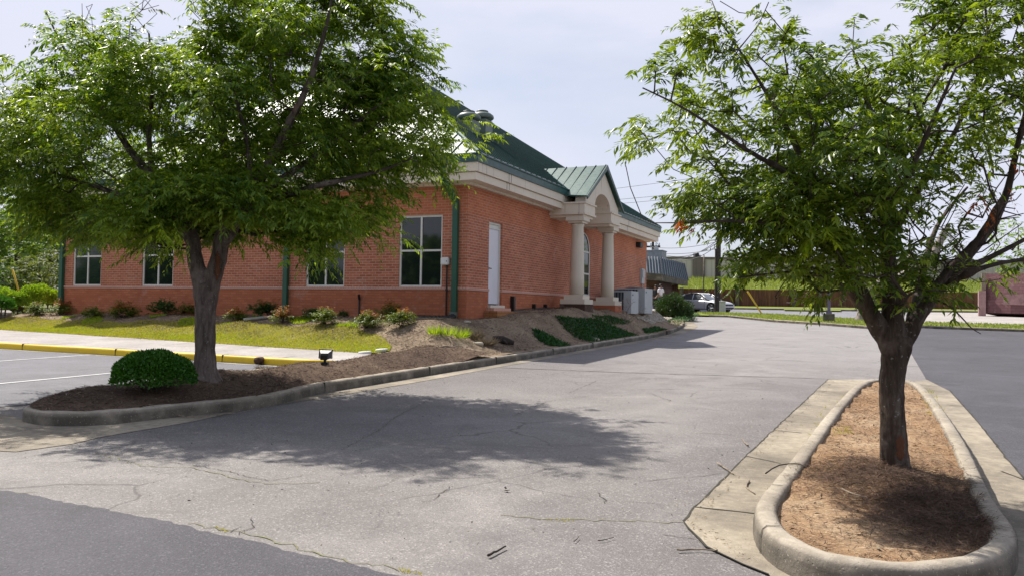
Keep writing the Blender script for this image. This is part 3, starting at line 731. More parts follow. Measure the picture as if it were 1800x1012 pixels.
# ================================================================== BRICK BUILDING
X0, X1, Y0, Y1 = -25.3, -9.85, 19.11, 37.4
ZP, ZB, ZC, ZE = 2.05, 4.0, 4.74, 5.24      # plinth top, colour change, cornice foot, gutter foot
B = empty('brick_building', ((X0+X1)/2, Y0, 1.2), 'single-storey red brick building with green standing-seam roof and columned side portico', 'building')
def panel(bm, fr, u0, u1, z0, z1, holes, depth=.10):
    """wall skin with real openings; fr(u, z, d) maps wall coordinates (d = inward)"""
    us = sorted({u0, u1, *[h[0] for h in holes], *[h[1] for h in holes]}); zs = sorted({z0, z1, *[h[2] for h in holes], *[h[3] for h in holes]})
    us = [u for u in us if u0 <= u <= u1]; zs = [z for z in zs if z0 <= z <= z1]
    for i in range(len(us)-1):
        for j in range(len(zs)-1):
            cu, cz = (us[i]+us[i+1])/2, (zs[j]+zs[j+1])/2
            if any(h[0] < cu < h[1] and h[2] < cz < h[3] for h in holes): continue
            poly(bm, [fr(us[i], zs[j], 0), fr(us[i+1], zs[j], 0), fr(us[i+1], zs[j+1], 0), fr(us[i], zs[j+1], 0)])
    for h in holes:
        a, b = max(h[2], z0), min(h[3], z1)
        if b <= a: continue
        for u in (h[0], h[1]): poly(bm, [fr(u, a, 0), fr(u, b, 0), fr(u, b, depth), fr(u, a, depth)])
        for z in (h[2], h[3]):
            if z0 <= z <= z1: poly(bm, [fr(h[0], z, 0), fr(h[1], z, 0), fr(h[1], z, depth), fr(h[0], z, depth)])
def bandwalls(name, z0, z1, mat, off=0, cap=False):
    """skin of a height band on all four walls"""
    bm = bmesh.new(); WH = [(x-.67, x+.67, ZP, 3.98) for x in (-24.1, -20.9, -14.4, -11.27)]; DH = [(20.42, 21.30, 1.60, 3.93)]
    panel(bm, lambda u, z, d: (u, Y0-off+d, z), X0-off, X1+off, z0, z1, WH)
    panel(bm, lambda u, z, d: (X1+off-d, u, z), Y0-off, Y1+off, z0, z1, DH, .14)
    panel(bm, lambda u, z, d: (u, Y1+off-d, z), X0-off, X1+off, z0, z1, [])
    panel(bm, lambda u, z, d: (X0-off+d, u, z), Y0-off, Y1+off, z0, z1, [])
    if cap:
        for (a, b, c, d) in ((X0-off, X1+off, Y0-off, Y0), (X1, X1+off, Y0, 20.42), (X1, X1+off, 21.30, Y1+off)):
            poly(bm, [(a, c, z1), (b, c, z1), (b, d, z1), (a, d, z1)])
            poly(bm, [(a, c, z0), (b, c, z0), (b, d, z0), (a, d, z0)])
    return fin(name, bm, mat, B)
bandwalls('wall', ZP, ZB, M['brick']); bandwalls('frieze', ZB, ZC+.04, M['brick_hi'], .0)
bandwalls('plinth', .6, ZP-.075, M['plinth'], .012); bandwalls('sill_course', ZP-.075, ZP, M['rowlock'], .035, True)
def shell(name, off, z0, z1, mat, parent=B):
    bm = bmesh.new(); box(bm, X0-off, X1+off, Y0-off, Y1+off, z0, z1); return fin(name, bm, mat, parent)
bm = bmesh.new()
box(bm, X0-.12, X1+.12, Y0-.12, Y1+.12, ZC, ZC+.055); box(bm, X0-.44, X1+.44, Y0-.44, Y1+.44, ZC+.055, ZC+.25)
box(bm, X0-.50, X1+.50, Y0-.50, Y1+.50, ZC+.265, ZE); box(bm, X0-.40, X1+.40, Y0-.40, Y1+.40, ZC+.25, ZC+.265)
fin('cornice', bm, M['stucco'], B)
for y in (20.6, 20.75, 32.6):
    bm = bmesh.new(); box(bm, X1+.44, X1+.503, y-.01, y+.01, ZC+.27, ZE); box(bm, X1+.40, X1+.443, y-.01, y+.01, ZC+.06, ZC+.27); fin('cornice_joint', bm, M['joint'], B)
bm = bmesh.new()                                                   # gutter: fascia with a rolled lip
for (o, a, b) in ((.545, ZE+.002, ZE+.19), (.575, ZE+.19, ZE+.225)): box(bm, X0-o, X1+o, Y0-o, Y1+o, a, b)
fin('gutter', bm, M['gutterm'], B)
OE, ZR0, TAN = .53, ZE+.235, .672
ex0, ex1, ey0, ey1 = X0-OE, X1+OE, Y0-OE, Y1+OE; HW = (ex1-ex0)/2; xr = (ex0+ex1)/2; ZR = ZR0+HW*TAN
yA, yB = ey0+HW-.15, ey1-HW+.15
bm = bmesh.new(); a, b, c, d = (ex0, ey0, ZR0), (ex1, ey0, ZR0), (ex1, ey1, ZR0), (ex0, ey1, ZR0); e, f = (xr, yA, ZR), (xr, yB, ZR)
for q in ((a, b, e), (b, c, f, e), (c, d, f), (d, a, e, f)): poly(bm, q)
fin('roof', bm, M['roof'], B)
roof = [o for o in B.children if o.name.startswith('roof')][0]
bm = bmesh.new()                                                   # standing seams
x = ex0+.2
while x < ex1:
    dd = min(x-ex0, ex1-x); y1 = ey0+dd*(yA-ey0)/HW; z1 = ZR0+dd*TAN
    tube(bm, [(x, ey0, ZR0+.018), (x, y1, z1+.018)], .016, 4); x += .42
y = ey0+.2
while y < ey1:
    dd = min((y-ey0)*HW/(yA-ey0), (ey1-y)*HW/(ey1-yB), HW)
    if not (25.1 < y < 28.8): tube(bm, [(ex1, y, ZR0+.018), (ex1-dd, y, ZR0+dd*TAN+.018)], .016, 4)
    else: tube(bm, [(ex1-(1.62-abs(y-26.95)*.8), y, ZR0+(1.62-abs(y-26.95)*.8)*TAN+.018), (ex1-dd, y, ZR0+dd*TAN+.018)], .016, 4)
    y += .42
fin('standing_seam', bm, M['seam'], B)
y = ey0+.4
while y < ey1:
    if not (25.0 < y < 28.9):
        bm = bmesh.new(); box(bm, ex1-.02, ex1+.012, y-.16, y+.10, ZR0+.0, ZR0+.022); fin('eave_clip', bm, M['steel'], B)
    y += .42
bm = bmesh.new()
for p, q in ((b, e), (c, f), (a, e), (d, f), (e, f)): tube(bm, [(p[0], p[1], p[2]+.02), (q[0], q[1], q[2]+.02)], .05, 5)
fin('hip_cap', bm, M['roof'], B)
# vents
for (vx, vy, vh) in ((-11.75, 22.75, .26), (-11.8, 23.80, .48)):
    zb = ZR0+(ex1-vx)*TAN; bm = bmesh.new(); s = .26; box(bm, vx-s, vx+s, vy-s, vy+s, zb-.4, zb+vh); bev(bm, .01)
    v = fin('roof_vent', bm, M['vent'], B)
    bm = bmesh.new(); lathe(bm, (vx, vy, zb+vh+.005), [(.25, 0), (.25, .05), (.35, .035), (.385, .08), (.37, .15), (.28, .225), (.19, .255), (.185, .28), (.20, .285), (.19, .31), (.03, .32)], 28)
    fin('vent_cap', bm, M['vent'], v, smooth=True)
    bm = bmesh.new(); poly(bm, [(vx+.30, vy-.28, ZR0+(ex1-vx-.30)*TAN+.02), (vx+.30, vy+.28, ZR0+(ex1-vx-.30)*TAN+.02), (vx-.30, vy+.28, ZR0+(ex1-vx+.30)*TAN+.02), (vx-.30, vy-.28, ZR0+(ex1-vx+.30)*TAN+.02)])
    fin('flashing', bm, M['steel'], v)
# windows
def window(xc, blind):
    x0, x1, z0, z1 = xc-.67, xc+.67, ZP, 3.98; y = Y0+.035; fw = .052
    bm = bmesh.new()
    box(bm, x0, x0+fw, y, y+.06, z0, z1); box(bm, x1-fw, x1, y, y+.06, z0, z1)
    box(bm, x0+fw, x1-fw, y, y+.06, z0, z0+fw); box(bm, x0+fw, x1-fw, y, y+.06, z1-fw, z1)
    zc = 3.03; box(bm, xc-fw/2, xc+fw/2, y+.003, y+.057, z0+fw, z1-fw)
    box(bm, x0+fw, xc-fw/2, y+.003, y+.057, zc-fw/2, zc+fw/2); box(bm, xc+fw/2, x1-fw, y+.003, y+.057, zc-fw/2, zc+fw/2)
    fo = fin('window', bm, M['frame'], B)
    bm = bmesh.new(); box(bm, x0+.01, x1-.01, y+.032, y+.044, z0+.01, z1-.01); fin('pane', bm, M['glass_blind' if blind else 'glass'], fo)
for xc, bl in ((-24.1, True), (-20.9, False), (-14.4, False), (-11.27, False)): window(xc, bl)
# side door
bm = bmesh.new(); xd = X1-.09
box(bm, xd-.04, xd, 20.475, 21.245, 1.635, 3.74); do = fin('door', bm, M['door'], B)
bm = bmesh.new()
for (a, b, c_, d_) in ((20.42, 20.472, 1.60, 3.93), (21.248, 21.30, 1.60, 3.93), (20.472, 21.248, 3.87, 3.93), (20.472, 21.248, 3.742, 3.77)): box(bm, xd-.05, xd+.03, a, b, c_, d_)
fin('door_frame', bm, M['frame'], do)
bm = bmesh.new(); box(bm, xd-.035, xd-.005, 20.475, 21.245, 3.772, 3.868); fin('transom', bm, M['frame'], do)
bm = bmesh.new(); lathe(bm, (0, 0, 0), [(.03, 0), (.03, .012)], 12); bm.free()
bm = bmesh.new(); tube(bm, [(xd, 20.56, 2.62), (xd+.06, 20.56, 2.62), (xd+.065, 20.66, 2.615)], .014, 8); box(bm, xd, xd+.012, 20.53, 20.59, 2.56, 2.68); fin('handle', bm, M['black'], do)
bm = bmesh.new(); box(bm, X1-.1, X1+.10, 20.38, 21.34, 1.52, 1.60); bev(bm, .008); fin('door_sill', bm, M['column'], B)
bm = bmesh.new(); box(bm, X1-.05, X1+.42, 20.15, 21.55, .9, 1.44); fin('door_step', bm, M['stepbrick'], B)
bm = bmesh.new(); box(bm, X1-.05, X1+.24, 20.3, 21.45, 1.441, 1.52); fin('door_step', bm, M['rowlock'], B)
# downspouts
def spout(x, y0, pts, base):
    bm = bmesh.new(); w_ = .075
    for i in range(len(pts)-1):
        a, b = Vector(pts[i]), Vector(pts[i+1]); d = (b-a).normalized(); up = Vector((1, 0, 0)); sd_ = d.cross(up).normalized()
        r0 = [bm.verts.new(a+up*sx*w_+sd_*sy*.055) for sx, sy in ((-1, -1), (1, -1), (1, 1), (-1, 1))]; r1 = [bm.verts.new(b+up*sx*w_+sd_*sy*.055) for sx, sy in ((-1, -1), (1, -1), (1, 1), (-1, 1))]
        for k in range(4): bm.faces.new((r0[k], r0[(k+1) % 4], r1[(k+1) % 4], r1[k]))
        bm.faces.new(r0[::-1]); bm.faces.new(r1)
    o = fin('downspout', bm, M['spout'], B)
    if base:
        bm = bmesh.new(); box(bm, x-.085, x+.085, y0-.12, y0+.03, 1.27, 1.40); fin('collar', bm, M['vent'], o)
SX = -10.17
spout(SX, Y0-.06, [(SX-.16, Y0-.46, ZE), (SX-.16, Y0-.46, ZE-.42), (SX, Y0-.07, ZE-.95), (SX, Y0-.07, 1.36)], True)
for sx in (-15.73, -25.22): spout(sx, Y0-.06, [(sx, Y0-.46, ZE), (sx, Y0-.46, ZE-.3), (sx, Y0-.07, ZE-.8), (sx, Y0-.07, 1.25)], False)
# fittings on the walls
bm = bmesh.new(); box(bm, -10.58, -10.34, Y0-.13, Y0-.002, 2.63, 2.83); bev(bm, .02, 2); jb = fin('junction_box', bm, M['white'], B)
bm = bmesh.new(); tube(bm, [(-10.42, Y0-.05, 2.63), (-10.42, Y0-.05, 1.18)], .022, 8); box(bm, -10.45, -10.39, Y0-.07, Y0-.01, 1.95, 2.0); fin('conduit', bm, M['black'], jb)
bm = bmesh.new(); box(bm, -10.40, -10.38, Y0-.135, Y0-.13, 2.71, 2.74); fin('latch', bm, M['black'], jb)
bm = bmesh.new(); tube(bm, [(-13.17, Y0-.05, 1.2), (-13.17, Y0-.05, 1.78)], .022, 8); tube(bm, [(-13.17, Y0-.05, 1.70), (-13.14, Y0-.12, 1.83)], .035, 8); fin('standpipe', bm, M['black'], B)
bm = bmesh.new(); box(bm, X1+.002, X1+.10, 36.25, 36.75, 2.78, 3.45); box(bm, X1+.10, X1+.13, 36.3, 36.7, 3.05, 3.4); tube(bm, [(X1+.05, 36.5, 2.78), (X1+.05, 36.5, 1.5)], .03, 8)
fin('meter_box', bm, M['acgrey'], B)
bm = bmesh.new(); box(bm, X1+.002, X1+.22, 35.5, 35.95, 4.36, 4.60); bev(bm, .03); fin('wall_lamp', bm, M['black'], B)
bm = bmesh.new(); tube(bm, [(X1+.06, 21.95, 1.86), (X1+.06, 21.95, 1.5), (X1+.06, 21.98, 1.44), (X1+.06, 24.85, 1.56)], .045, 8)
for y in (23.6, 24.55): box(bm, X1+.002, X1+.12, y-.04, y+.04, 1.35, 1.68)
box(bm, X1+.002, X1+.13, 21.9, 22.02, 1.45, 1.88)
fin('drain_pipe', bm, M['black'], B)
# portico
PY, PXF = 26.95, -8.66
P0 = PY-1.95; P1 = PY+1.95; ZG = 5.16; ZA = 6.46
bm = bmesh.new(); n = 16; arcp = [(PY-.86*math.cos(PI*k/n), 5.0+.50*math.sin(PI*k/n)) for k in range(n+1)]
outer = [(P0+.12, ZG-.16), (P0+.12, ZG+.02), (PY, ZA-.08), (P1-.12, ZG+.02), (P1-.12, ZG-.16)]
ring = [outer[0], outer[1], outer[2], outer[3], outer[4]]
def face_xy(x):
    # left half and right half round the arch as triangle fans
    top = [(q[0], (ZA-.08)-(abs(q[0]-PY))*((ZA-.10-ZG)/(1.83))) for q in arcp]
    L = [(P0+.12, ZG-.16), (P0+.12, ZG+.02), (arcp[0][0], top[0][1]), (arcp[0][0], 5.0), (arcp[0][0], ZG-.16)]
    fs_ = [[(P0+.12, ZG-.16), (P0+.12, ZG+.02), top[0], (arcp[0][0], ZG-.16)]]
    for k in range(n): fs_.append([arcp[k], arcp[k+1], top[k+1], top[k]])
    fs_.append([(arcp[n][0], ZG-.16), top[n], (P1-.12, ZG+.02), (P1-.12, ZG-.16)])
    for q in fs_: poly(bm, [(x, y, z) for y, z in q])
face_xy(PXF); face_xy(PXF-.35)
for k in range(n): poly(bm, [(PXF, *arcp[k]), (PXF, *arcp[k+1]), (X1, *arcp[k+1]), (X1, *arcp[k])])
for y in (P0+.12, P1-.12): box(bm, PXF-.35, PXF-.002, y-.002, y+.002, ZG-.16, ZG+.02)
pe = fin('pediment', bm, M['stucco'], B)
def stepbar(bm, y0, y1, x0, x1, zs):
    for (o, a, b) in zs: box(bm, x0-o*0, x1+o, y0-o, y1+o, a, b)
for yc in (PY-1.66, PY+1.66):
    bm = bmesh.new(); i = yc-.05 if yc < PY else yc+.05
    ya, yb = (PY-1.98, PY-.90) if yc < PY else (PY+.90, PY+1.98)
    stepbar(bm, ya, yb, X1, PXF+.02, [(.05, 4.955, 5.0), (0, 4.66, 4.955), (.03, 4.60, 4.66), (-.06, 4.52, 4.60), ])
    fin('entablature', bm, M['stucco'], B)
    xc = -8.98; bm = bmesh.new()
    box(bm, xc-.31, xc+.31, yc-.31, yc+.31, 4.40, 4.52); box(bm, xc-.25, xc+.25, yc-.25, yc+.25, 4.33, 4.40); 
    cap_ = fin('capital', bm, M['column'], B)
    bm = bmesh.new(); lathe(bm, (xc, yc, 0), [(.24, 2.0), (.235, 2.6), (.22, 3.4), (.195, 4.24), (.215, 4.27), (.215, 4.30), (.20, 4.33)], 32); fin('column', bm, M['column'], B, smooth=True)
    bm = bmesh.new(); box(bm, xc-.33, xc+.33, yc-.33, yc+.33, 1.86, 2.0); box(bm, xc-.42, xc+.42, yc-.42, yc+.42, 1.70, 1.86); bev(bm, .006); fin('column_base', bm, M['column'], B)
    bm = bmesh.new(); box(bm, xc-.43, xc+.43, yc-.43, yc+.43, 1.0, 1.70); fin('pier', bm, M['pierdark' if yc < PY else 'plinth'], B)
# small gable roof running back into the main slope
bm = bmesh.new(); xb = ex1-(ZA+.05-ZR0)/TAN; xo = PXF+.14; slope = (ZA-ZG)/1.95
for s in (-1, 1):
    yo = PY+s*2.05; zo = ZG-.02
    top = [(xo, PY, ZA+.05), (xb, PY, ZA+.05), (ex1+.03, PY+s*1.95, ZG+.1), (xo, yo, zo+.05)]
    low = [(p[0], p[1], p[2]-.05) for p in top]
    vt = [bm.verts.new(p) for p in top]; vl_ = [bm.verts.new(p) for p in low]; bm.faces.new(vt); bm.faces.new(vl_[::-1])
    for k in range(4): bm.faces.new((vt[k], vl_[k], vl_[(k+1) % 4], vt[(k+1) % 4]))
gr = fin('portico_roof', bm, M['roof'], B)
bm = bmesh.new()
for s in (-1, 1):
    x = xo-.05
    while x > xb+.1:
        t = min(1, max(0, (x-xb)/(ex1-xb))); t = 1 if x > ex1 else t
        tube(bm, [(x, PY, ZA+.07), (x, PY+s*2.0*t, ZA+.07-(ZA-ZG+.02)*t)], .016, 4); x -= .36
fin('standing_seam', bm, M['seam'], gr)
bm = bmesh.new()
for s in (-1, 1):
    q0, q1 = Vector((xo, PY, ZA)), Vector((xo, PY+s*2.07, ZG-.06)); dn = Vector((0, 0, -.11))
    v = [bm.verts.new(p) for p in (q0+Vector((.02, 0, .06)), q1+Vector((.02, 0, .06)), q1+Vector((.02, 0, 0))+dn*.3, q0+Vector((.02, 0, 0))+dn)]
    v2 = [bm.verts.new(p.co-Vector((.05, 0, 0))) for p in v]; bm.faces.new(v); bm.faces.new(v2[::-1])
    for k in range(4): bm.faces.new((v[k], v[(k+1) % 4], v2[(k+1) % 4], v2[k]))
fin('rake_trim', bm, M['seam'], gr)
# tall arched window behind the columns
WY = 28.35
bm = bmesh.new(); wy0, wy1, wz0, wz1 = WY-.70, WY+.70, ZP, 3.65
out_ = [(wy0, wz0), (wy1, wz0), (wy1, wz1)]+[(WY+.70*math.cos(PI*k/12), wz1+.70*math.sin(PI*k/12)) for k in range(1, 12)]+[(wy0, wz1)]
inn = [(WY+(y-WY)*.91, wz0+.06+(z-wz0)*.965-(.0 if z < 3 else .02)) for y, z in out_]
vo = [bm.verts.new((X1+.03, *p)) for p in out_]; vi = [bm.verts.new((X1+.03, *p)) for p in inn]; vb_ = [bm.verts.new((X1-.02, *p)) for p in out_]; vc_ = [bm.verts.new((X1+.005, *p)) for p in inn]
m = len(vo)
for k in range(m):
    j = (k+1) % m; bm.faces.new((vo[k], vo[j], vi[j], vi[k])); bm.faces.new((vb_[k], vb_[j], vo[j], vo[k])); bm.faces.new((vi[k], vi[j], vc_[j], vc_[k]))
box(bm, X1+.006, X1+.026, WY-.03, WY+.03, wz0+.06, wz1+.68)
for z in (2.85, wz1): box(bm, X1+.007, X1+.024, wy0+.06, wy1-.06, z-.03, z+.03)
aw = fin('arched_window', bm, M['frame'], B)
bm = bmesh.new(); poly(bm, [(X1+.004, *p) for p in inn]); fin('pane', bm, M['glass'], aw)

# ================================================================== THINGS ROUND THE BUILDING
def ac(name, x0, x1, y0, y1, z0, z1, label):
    t = empty(name, ((x0+x1)/2, (y0+y1)/2, z0), label, 'air conditioner', 'condenser units beside the wall')
    bm = bmesh.new(); box(bm, x0, x1, y0, y1, z0, z0+.06); box(bm, x0, x1, y0, y1, z1-.05, z1)
    for (cx, cy) in ((x0, y0), (x1, y0), (x0, y1), (x1, y1)):
        sx = .10 if cx == x0 else -.10; sy = .10 if cy == y0 else -.10
        box(bm, min(cx, cx+sx), max(cx, cx+sx), min(cy, cy+sy), max(cy, cy+sy), z0+.06, z1-.05)
    box(bm, x1-.30, x1+.002, y0-.002, y1+.002, z0+.061, z1-.051); bev(bm, .004)
    fin('cabinet', bm, M['acgrey'], t)
    bm = bmesh.new(); box(bm, x0+.03, x1-.03, y0+.03, y1-.03, z0+.03, z1-.03); fin('coil', bm, M['acfin'], t)
    bm = bmesh.new(); n = 6
    for k in range(n):
        x = x0+.10+(x1-.40-x0-.10)*k/(n-1); box(bm, x-.012, x+.012, y0-.012, y0+.03, z0+.06, z1-.05)
    fin('louvre', bm, M['acframe'], t)
    bm = bmesh.new(); lathe(bm, ((x0+x1)/2, (y0+y1)/2, z1+.002), [(.38, 0), (.38, .02), (.34, .035), (.1, .05)], 24); fin('fan_guard', bm, M['acfin'], t)
    bm = bmesh.new(); box(bm, x1+.003, x1+.010, y0+.14, y0+.24, z1-.18, z1-.12); fin('badge', bm, M['acfin'], t)
ac('air_conditioner', -9.5, -8.4, 29.75, 30.75, 1.42, 2.27, 'shorter grey air conditioner unit beside the second column')
ac('air_conditioner', -9.5, -8.35, 31.5, 32.7, 1.44, 2.42, 'taller grey air conditioner unit behind the shorter one')
# floodlight on its stake
g0 = gp(571, 641, 0, isl_z); fl = empty('floodlight', g0, 'black ground floodlight on a short stake in the mulch bed', 'floodlight', rz=.36)
def lb(parent, name, mat, boxes, bevel=.0):
    bm = bmesh.new()
    for q in boxes: box(bm, *q)
    if bevel: bev(bm, bevel)
    return fin(name, bm, mat, parent, local=False)
sc_ = 11.9/F
lb(fl, 'base', M['black'], [(-.055, .055, -.05, .05, -.06, .05)], .006)
lb(fl, 'stem', M['black'], [(-.018, .018, -.018, .018, .05, .13)])
bm = bmesh.new()
for (w_, h_, y_) in ((.105, .070, 0), (.075, .045, -.07)): pass
v0 = [bm.verts.new(p) for p in ((-.11, .03, .12), (.11, .03, .12), (.11, .06, .255), (-.11, .06, .255))]
v1 = [bm.verts.new(p) for p in ((-.06, -.06, .10), (.06, -.06, .10), (.06, -.05, .20), (-.06, -.05, .20))]
bm.faces.new(v0); bm.faces.new(v1[::-1])
for k in range(4): bm.faces.new((v0[k], v0[(k+1) % 4], v1[(k+1) % 4], v1[k]))
fin('housing', bm, M['greyplastic'], fl, local=False)
bm = bmesh.new(); tube(bm, [(-.115, .03, .115), (.115, .03, .115), (.115, .062, .26), (-.115, .062, .26), (-.115, .03, .115)], .008, 5); box(bm, -.055, .055, -.085, -.055, .09, .175); fin('bezel', bm, M['black'], fl, local=False)
# utility lids
for (px, py, lab) in ((641, 631, 'white round utility cover nearer the kerb in bare mulch'), (671, 617, 'white round utility cover at the end of the lawn')):
    q = gp(px, py, 0, bg_z); bm = bmesh.new(); lathe(bm, (0, 0, 0), [(.14, -.05), (.14, .01), (.13, .025), (.02, .03)], 24)
    for k in range(3): box(bm, -.05+.05*k-.008, -.05+.05*k+.008, -.01, .01, .028, .033)
    o = fin('utility_cover', bm, M['white'], smooth=False); o.location = (q.x, q.y, float(bg_z(q.x, q.y))+.03); o.rotation_euler = (.06, -.05, 0); tag(o, lab, 'cover', 'white utility covers in the bed')
# rusty pipe end in front of yellow kerb
q = gp(455, 641); bm = bmesh.new(); tube(bm, [(0, 0, 0), (0, -.16, .0)], [.075, .07], 14); tube(bm, [(0, -.15, 0), (0, -.165, 0)], [.055, .02], 14); tube(bm, [(.05, -.02, -.05), (.09, -.10, -.06)], .02, 6)
o = fin('pipe_end', bm, M['rust'], smooth=True); o.location = (q.x, 12.88, q.z+.09); tag(o, 'rusty round pipe end sticking out of the yellow kerb', 'pipe')
# black corrugated drain hose by the downspout
bm = bmesh.new(); pts = [(-10.15, 19.0, 1.30), (-10.2, 18.85, 1.24), (-10.5, 18.72, 1.22), (-11.1, 18.68, 1.22), (-11.6, 18.75, 1.20)]; pts = smooth_line(pts, 8)
tube(bm, pts, [.075+.012*(i % 2) for i in range(len(pts))], 10); o = fin('drain_hose', bm, M['black'], smooth=False); tag(o, 'black corrugated drain hose lying at the foot of the corner downspout', 'hose')
# splash gutter piece on the ground
q = gp(452, 560, .03, bg_z); bm = bmesh.new(); box(bm, -.35, .35, -.05, .05, 0, .015); box(bm, -.35, .35, -.05, -.035, 0, .06); box(bm, -.35, .35, .035, .05, 0, .06)
o = fin('splash_channel', bm, M['steel']); o.location = q; o.rotation_euler = (0, -.12, .9); tag(o, 'pale metal channel lying on mulch between front shrubs', 'channel')
# stones, root, sticks
def rock(px, py, r, lab, mat='rock', sq=(1.3, .8, .7)):
    q = gp(px, py, 0, bg_z); bm = bmesh.new(); bmesh.ops.create_icosphere(bm, subdivisions=3, radius=r)
    for v in bm.verts:
        nn_ = math.sin(v.co.x*31/r*.1+px)+math.sin(v.co.y*27/r*.1+py)+math.sin(v.co.z*37/r*.1); v.co = Vector((v.co.x*sq[0], v.co.y*sq[1], v.co.z*sq[2]))*(1+.09*nn_)
    o = fin('rock', bm, M[mat], smooth=True); o.location = (q.x, q.y, float(bg_z(q.x, q.y))+r*.2); tag(o, lab, 'rock')
rock(841, 606, .09, 'small pale tan rock on sunlit mulch below the building corner')
rock(821, 567, .07, 'small white rock at the foot of the brick building corner')
rock(665, 634, .05, 'tiny tan rock right of the nearer white utility cover')
rock(1046, 598, .10, 'pale rock on kerb side of the green ground cover')
def stick(name, pts, r, mat, lab, cat='stick', dz=.012, fn=None):
    fn = fn or road_z; bm = bmesh.new(); P = [Vector((*gp(px, py, dz, fn)[:2], 0)) for px, py in pts]
    P = [Vector(p) for p in smooth_line([tuple(p) for p in P], 4)]
    for p in P: p.z = float(fn(p.x, p.y))+dz+r*.4+abs(rnd.gauss(0, r*.5))
    tube(bm, P, [r*(1-.5*i/len(P)) for i in range(len(P))], 7); o = fin(name, bm, M[mat], smooth=True); tag(o, lab, cat, 'fallen sticks'); return o
stick('stick', [(858, 977), (872, 970), (889, 961)], .008, 'darkstick', 'thick dark stick lying alone on old asphalt in the foreground')
stick('stick', [(1009, 951), (1014, 947), (1018, 942)], .003, 'darkstick', 'tiny dark stick left of another small one on the foreground asphalt')
stick('stick', [(1051, 950), (1064, 948), (1079, 944)], .003, 'darkstick', 'thin dark straight stick pointing right on the foreground asphalt')
stick('stick', [(1315, 783), (1309, 778), (1303, 770)], .008, 'woodstick', 'curled pale stick on asphalt farthest up beside the concrete gutter')
stick('stick', [(1261, 814), (1275, 823), (1290, 834)], .008, 'woodstick', 'pale bent stick lying across asphalt edge and concrete gutter')
stick('stick', [(1317, 846), (1312, 856), (1327, 868)], .008, 'woodstick', 'hooked pale stick lying on the concrete gutter of right island')
stick('stick', [(1190, 967), (1225, 966), (1262, 968)], .006, 'woodstick', 'long thin stick reaching to straw debris near the gutter tip')
stick('stick', [(1346, 832), (1370, 818), (1402, 815), (1415, 821)], .006, 'darkstick', 'slender curved twig arching over the left kerb of right island', dz=.17)
stick('stick', [(1480, 860), (1500, 868), (1527, 876)], .006, 'woodstick', 'pale straight stick on clay soil in the right island', dz=.16)
stick('stick', [(300, 728), (345, 733), (400, 727), (440, 722)], .006, 'woodstick', 'long pale vine-like stick lying in the gutter below the round bush', dz=.02)
stick('root', [(690, 627), (715, 620), (760, 618)], .022, 'woodstick', 'long pale root lying on mulch right of utility covers', 'root', .02, bg_z)
stick('branch', [(712, 629), (716, 635), (720, 641)], .035, 'woodstick', 'short stubby pale branch below the long root on mulch', 'branch', .02, bg_z)
stick('branch', [(765, 610), (785, 609), (812, 608)], .018, 'woodstick', 'thin pale branch lying on mulch below the three grass tufts', 'branch', .02, bg_z)
q = gp(887, 604, 0, bg_z); bm = bmesh.new()
tube(bm, [(-.28, 0, .10), (-.05, .03, .10), (.22, -.04, .03)], [.09, .10, .05], 9); tube(bm, [(-.05, 0, .1), (.05, -.12, .02)], [.06, .03], 8)
o = fin('log', bm, M['darkstick'], smooth=True); o.location = (q.x, q.y, float(bg_z(q.x, q.y))); o.rotation_euler = (0, 0, .5); tag(o, 'dark rotten log half buried in the shaded mulch slope', 'log')
q = gp(885, 864); o = leaves('fallen_leaf', [(0, 0, 0), (.01, .01, .01)], np.array([(1, .2, .25), (-.3, 1, .5)]), np.array([(0, .3, 1), (.4, 0, 1.0)]), [.055, .04], [.03, .025], M['darkstick']); o.location = (q.x, q.y, q.z+.01); tag(o, 'curled dark fallen leaf alone on mid foreground asphalt', 'leaf')
q = gp(1520, 843); o = leaves('fallen_leaf', [(0, 0, 0), (.01, .01, .005)], np.array([(.6, -1, .1), (.3, -1, .2)]), np.array([(0, .1, 1), (.3, 0, 1.0)]), [.10, .06], [.035, .025], M['straw']); o.location = (q.x, q.y, float(ris_z(q.x, q.y))+.02); tag(o, 'pale dry leaf on soil in front of the right tree trunk', 'leaf')

# ================================================================== TREES
def trunk_mesh(name, chains, mat, parent, org, voxel=.016, disp=.02, seed=0):
    """limbs as overlapping closed tubes, fused by a voxel remesh and roughened into bark"""
    bm = bmesh.new()
    for pts, rs in chains:
        n = len(pts); q = smooth_line([(*p, r) for p, r in zip(pts, rs)], 5); q = [p for i, p in enumerate(q) if p[3] > voxel*1.9 or i < 2]
        tube(bm, [Vector(p[:3])-Vector(org) for p in q], [max(.004, p[3]) for p in q], 12)
    me = bpy.data.meshes.new(name); bm.to_mesh(me); bm.free(); o = link(name, me, mat, parent)
    r = o.modifiers.new('remesh', 'REMESH'); r.mode = 'VOXEL'; r.voxel_size = voxel; r.use_smooth_shade = True
    sm_ = o.modifiers.new('smooth', 'SMOOTH'); sm_.iterations = 4
    tx = bpy.data.textures.new(name+'_bark', 'STUCCI'); tx.noise_scale = .07; tx.turbulence = 8
    e = bpy.data.objects.new('bark_space', None); C.objects.link(e); e.parent = o; e.scale = (1, 1, 5.0)
    d = o.modifiers.new('bark', 'DISPLACE'); d.texture = tx; d.strength = disp; d.mid_level = .5; d.texture_coords = 'OBJECT'; d.texture_coords_object = e
    tx2 = bpy.data.textures.new(name+'_lump', 'CLOUDS'); tx2.noise_scale = .22
    d2 = o.modifiers.new('lump', 'DISPLACE'); d2.texture = tx2; d2.strength = disp*1.6; d2.mid_level = .5
    return o
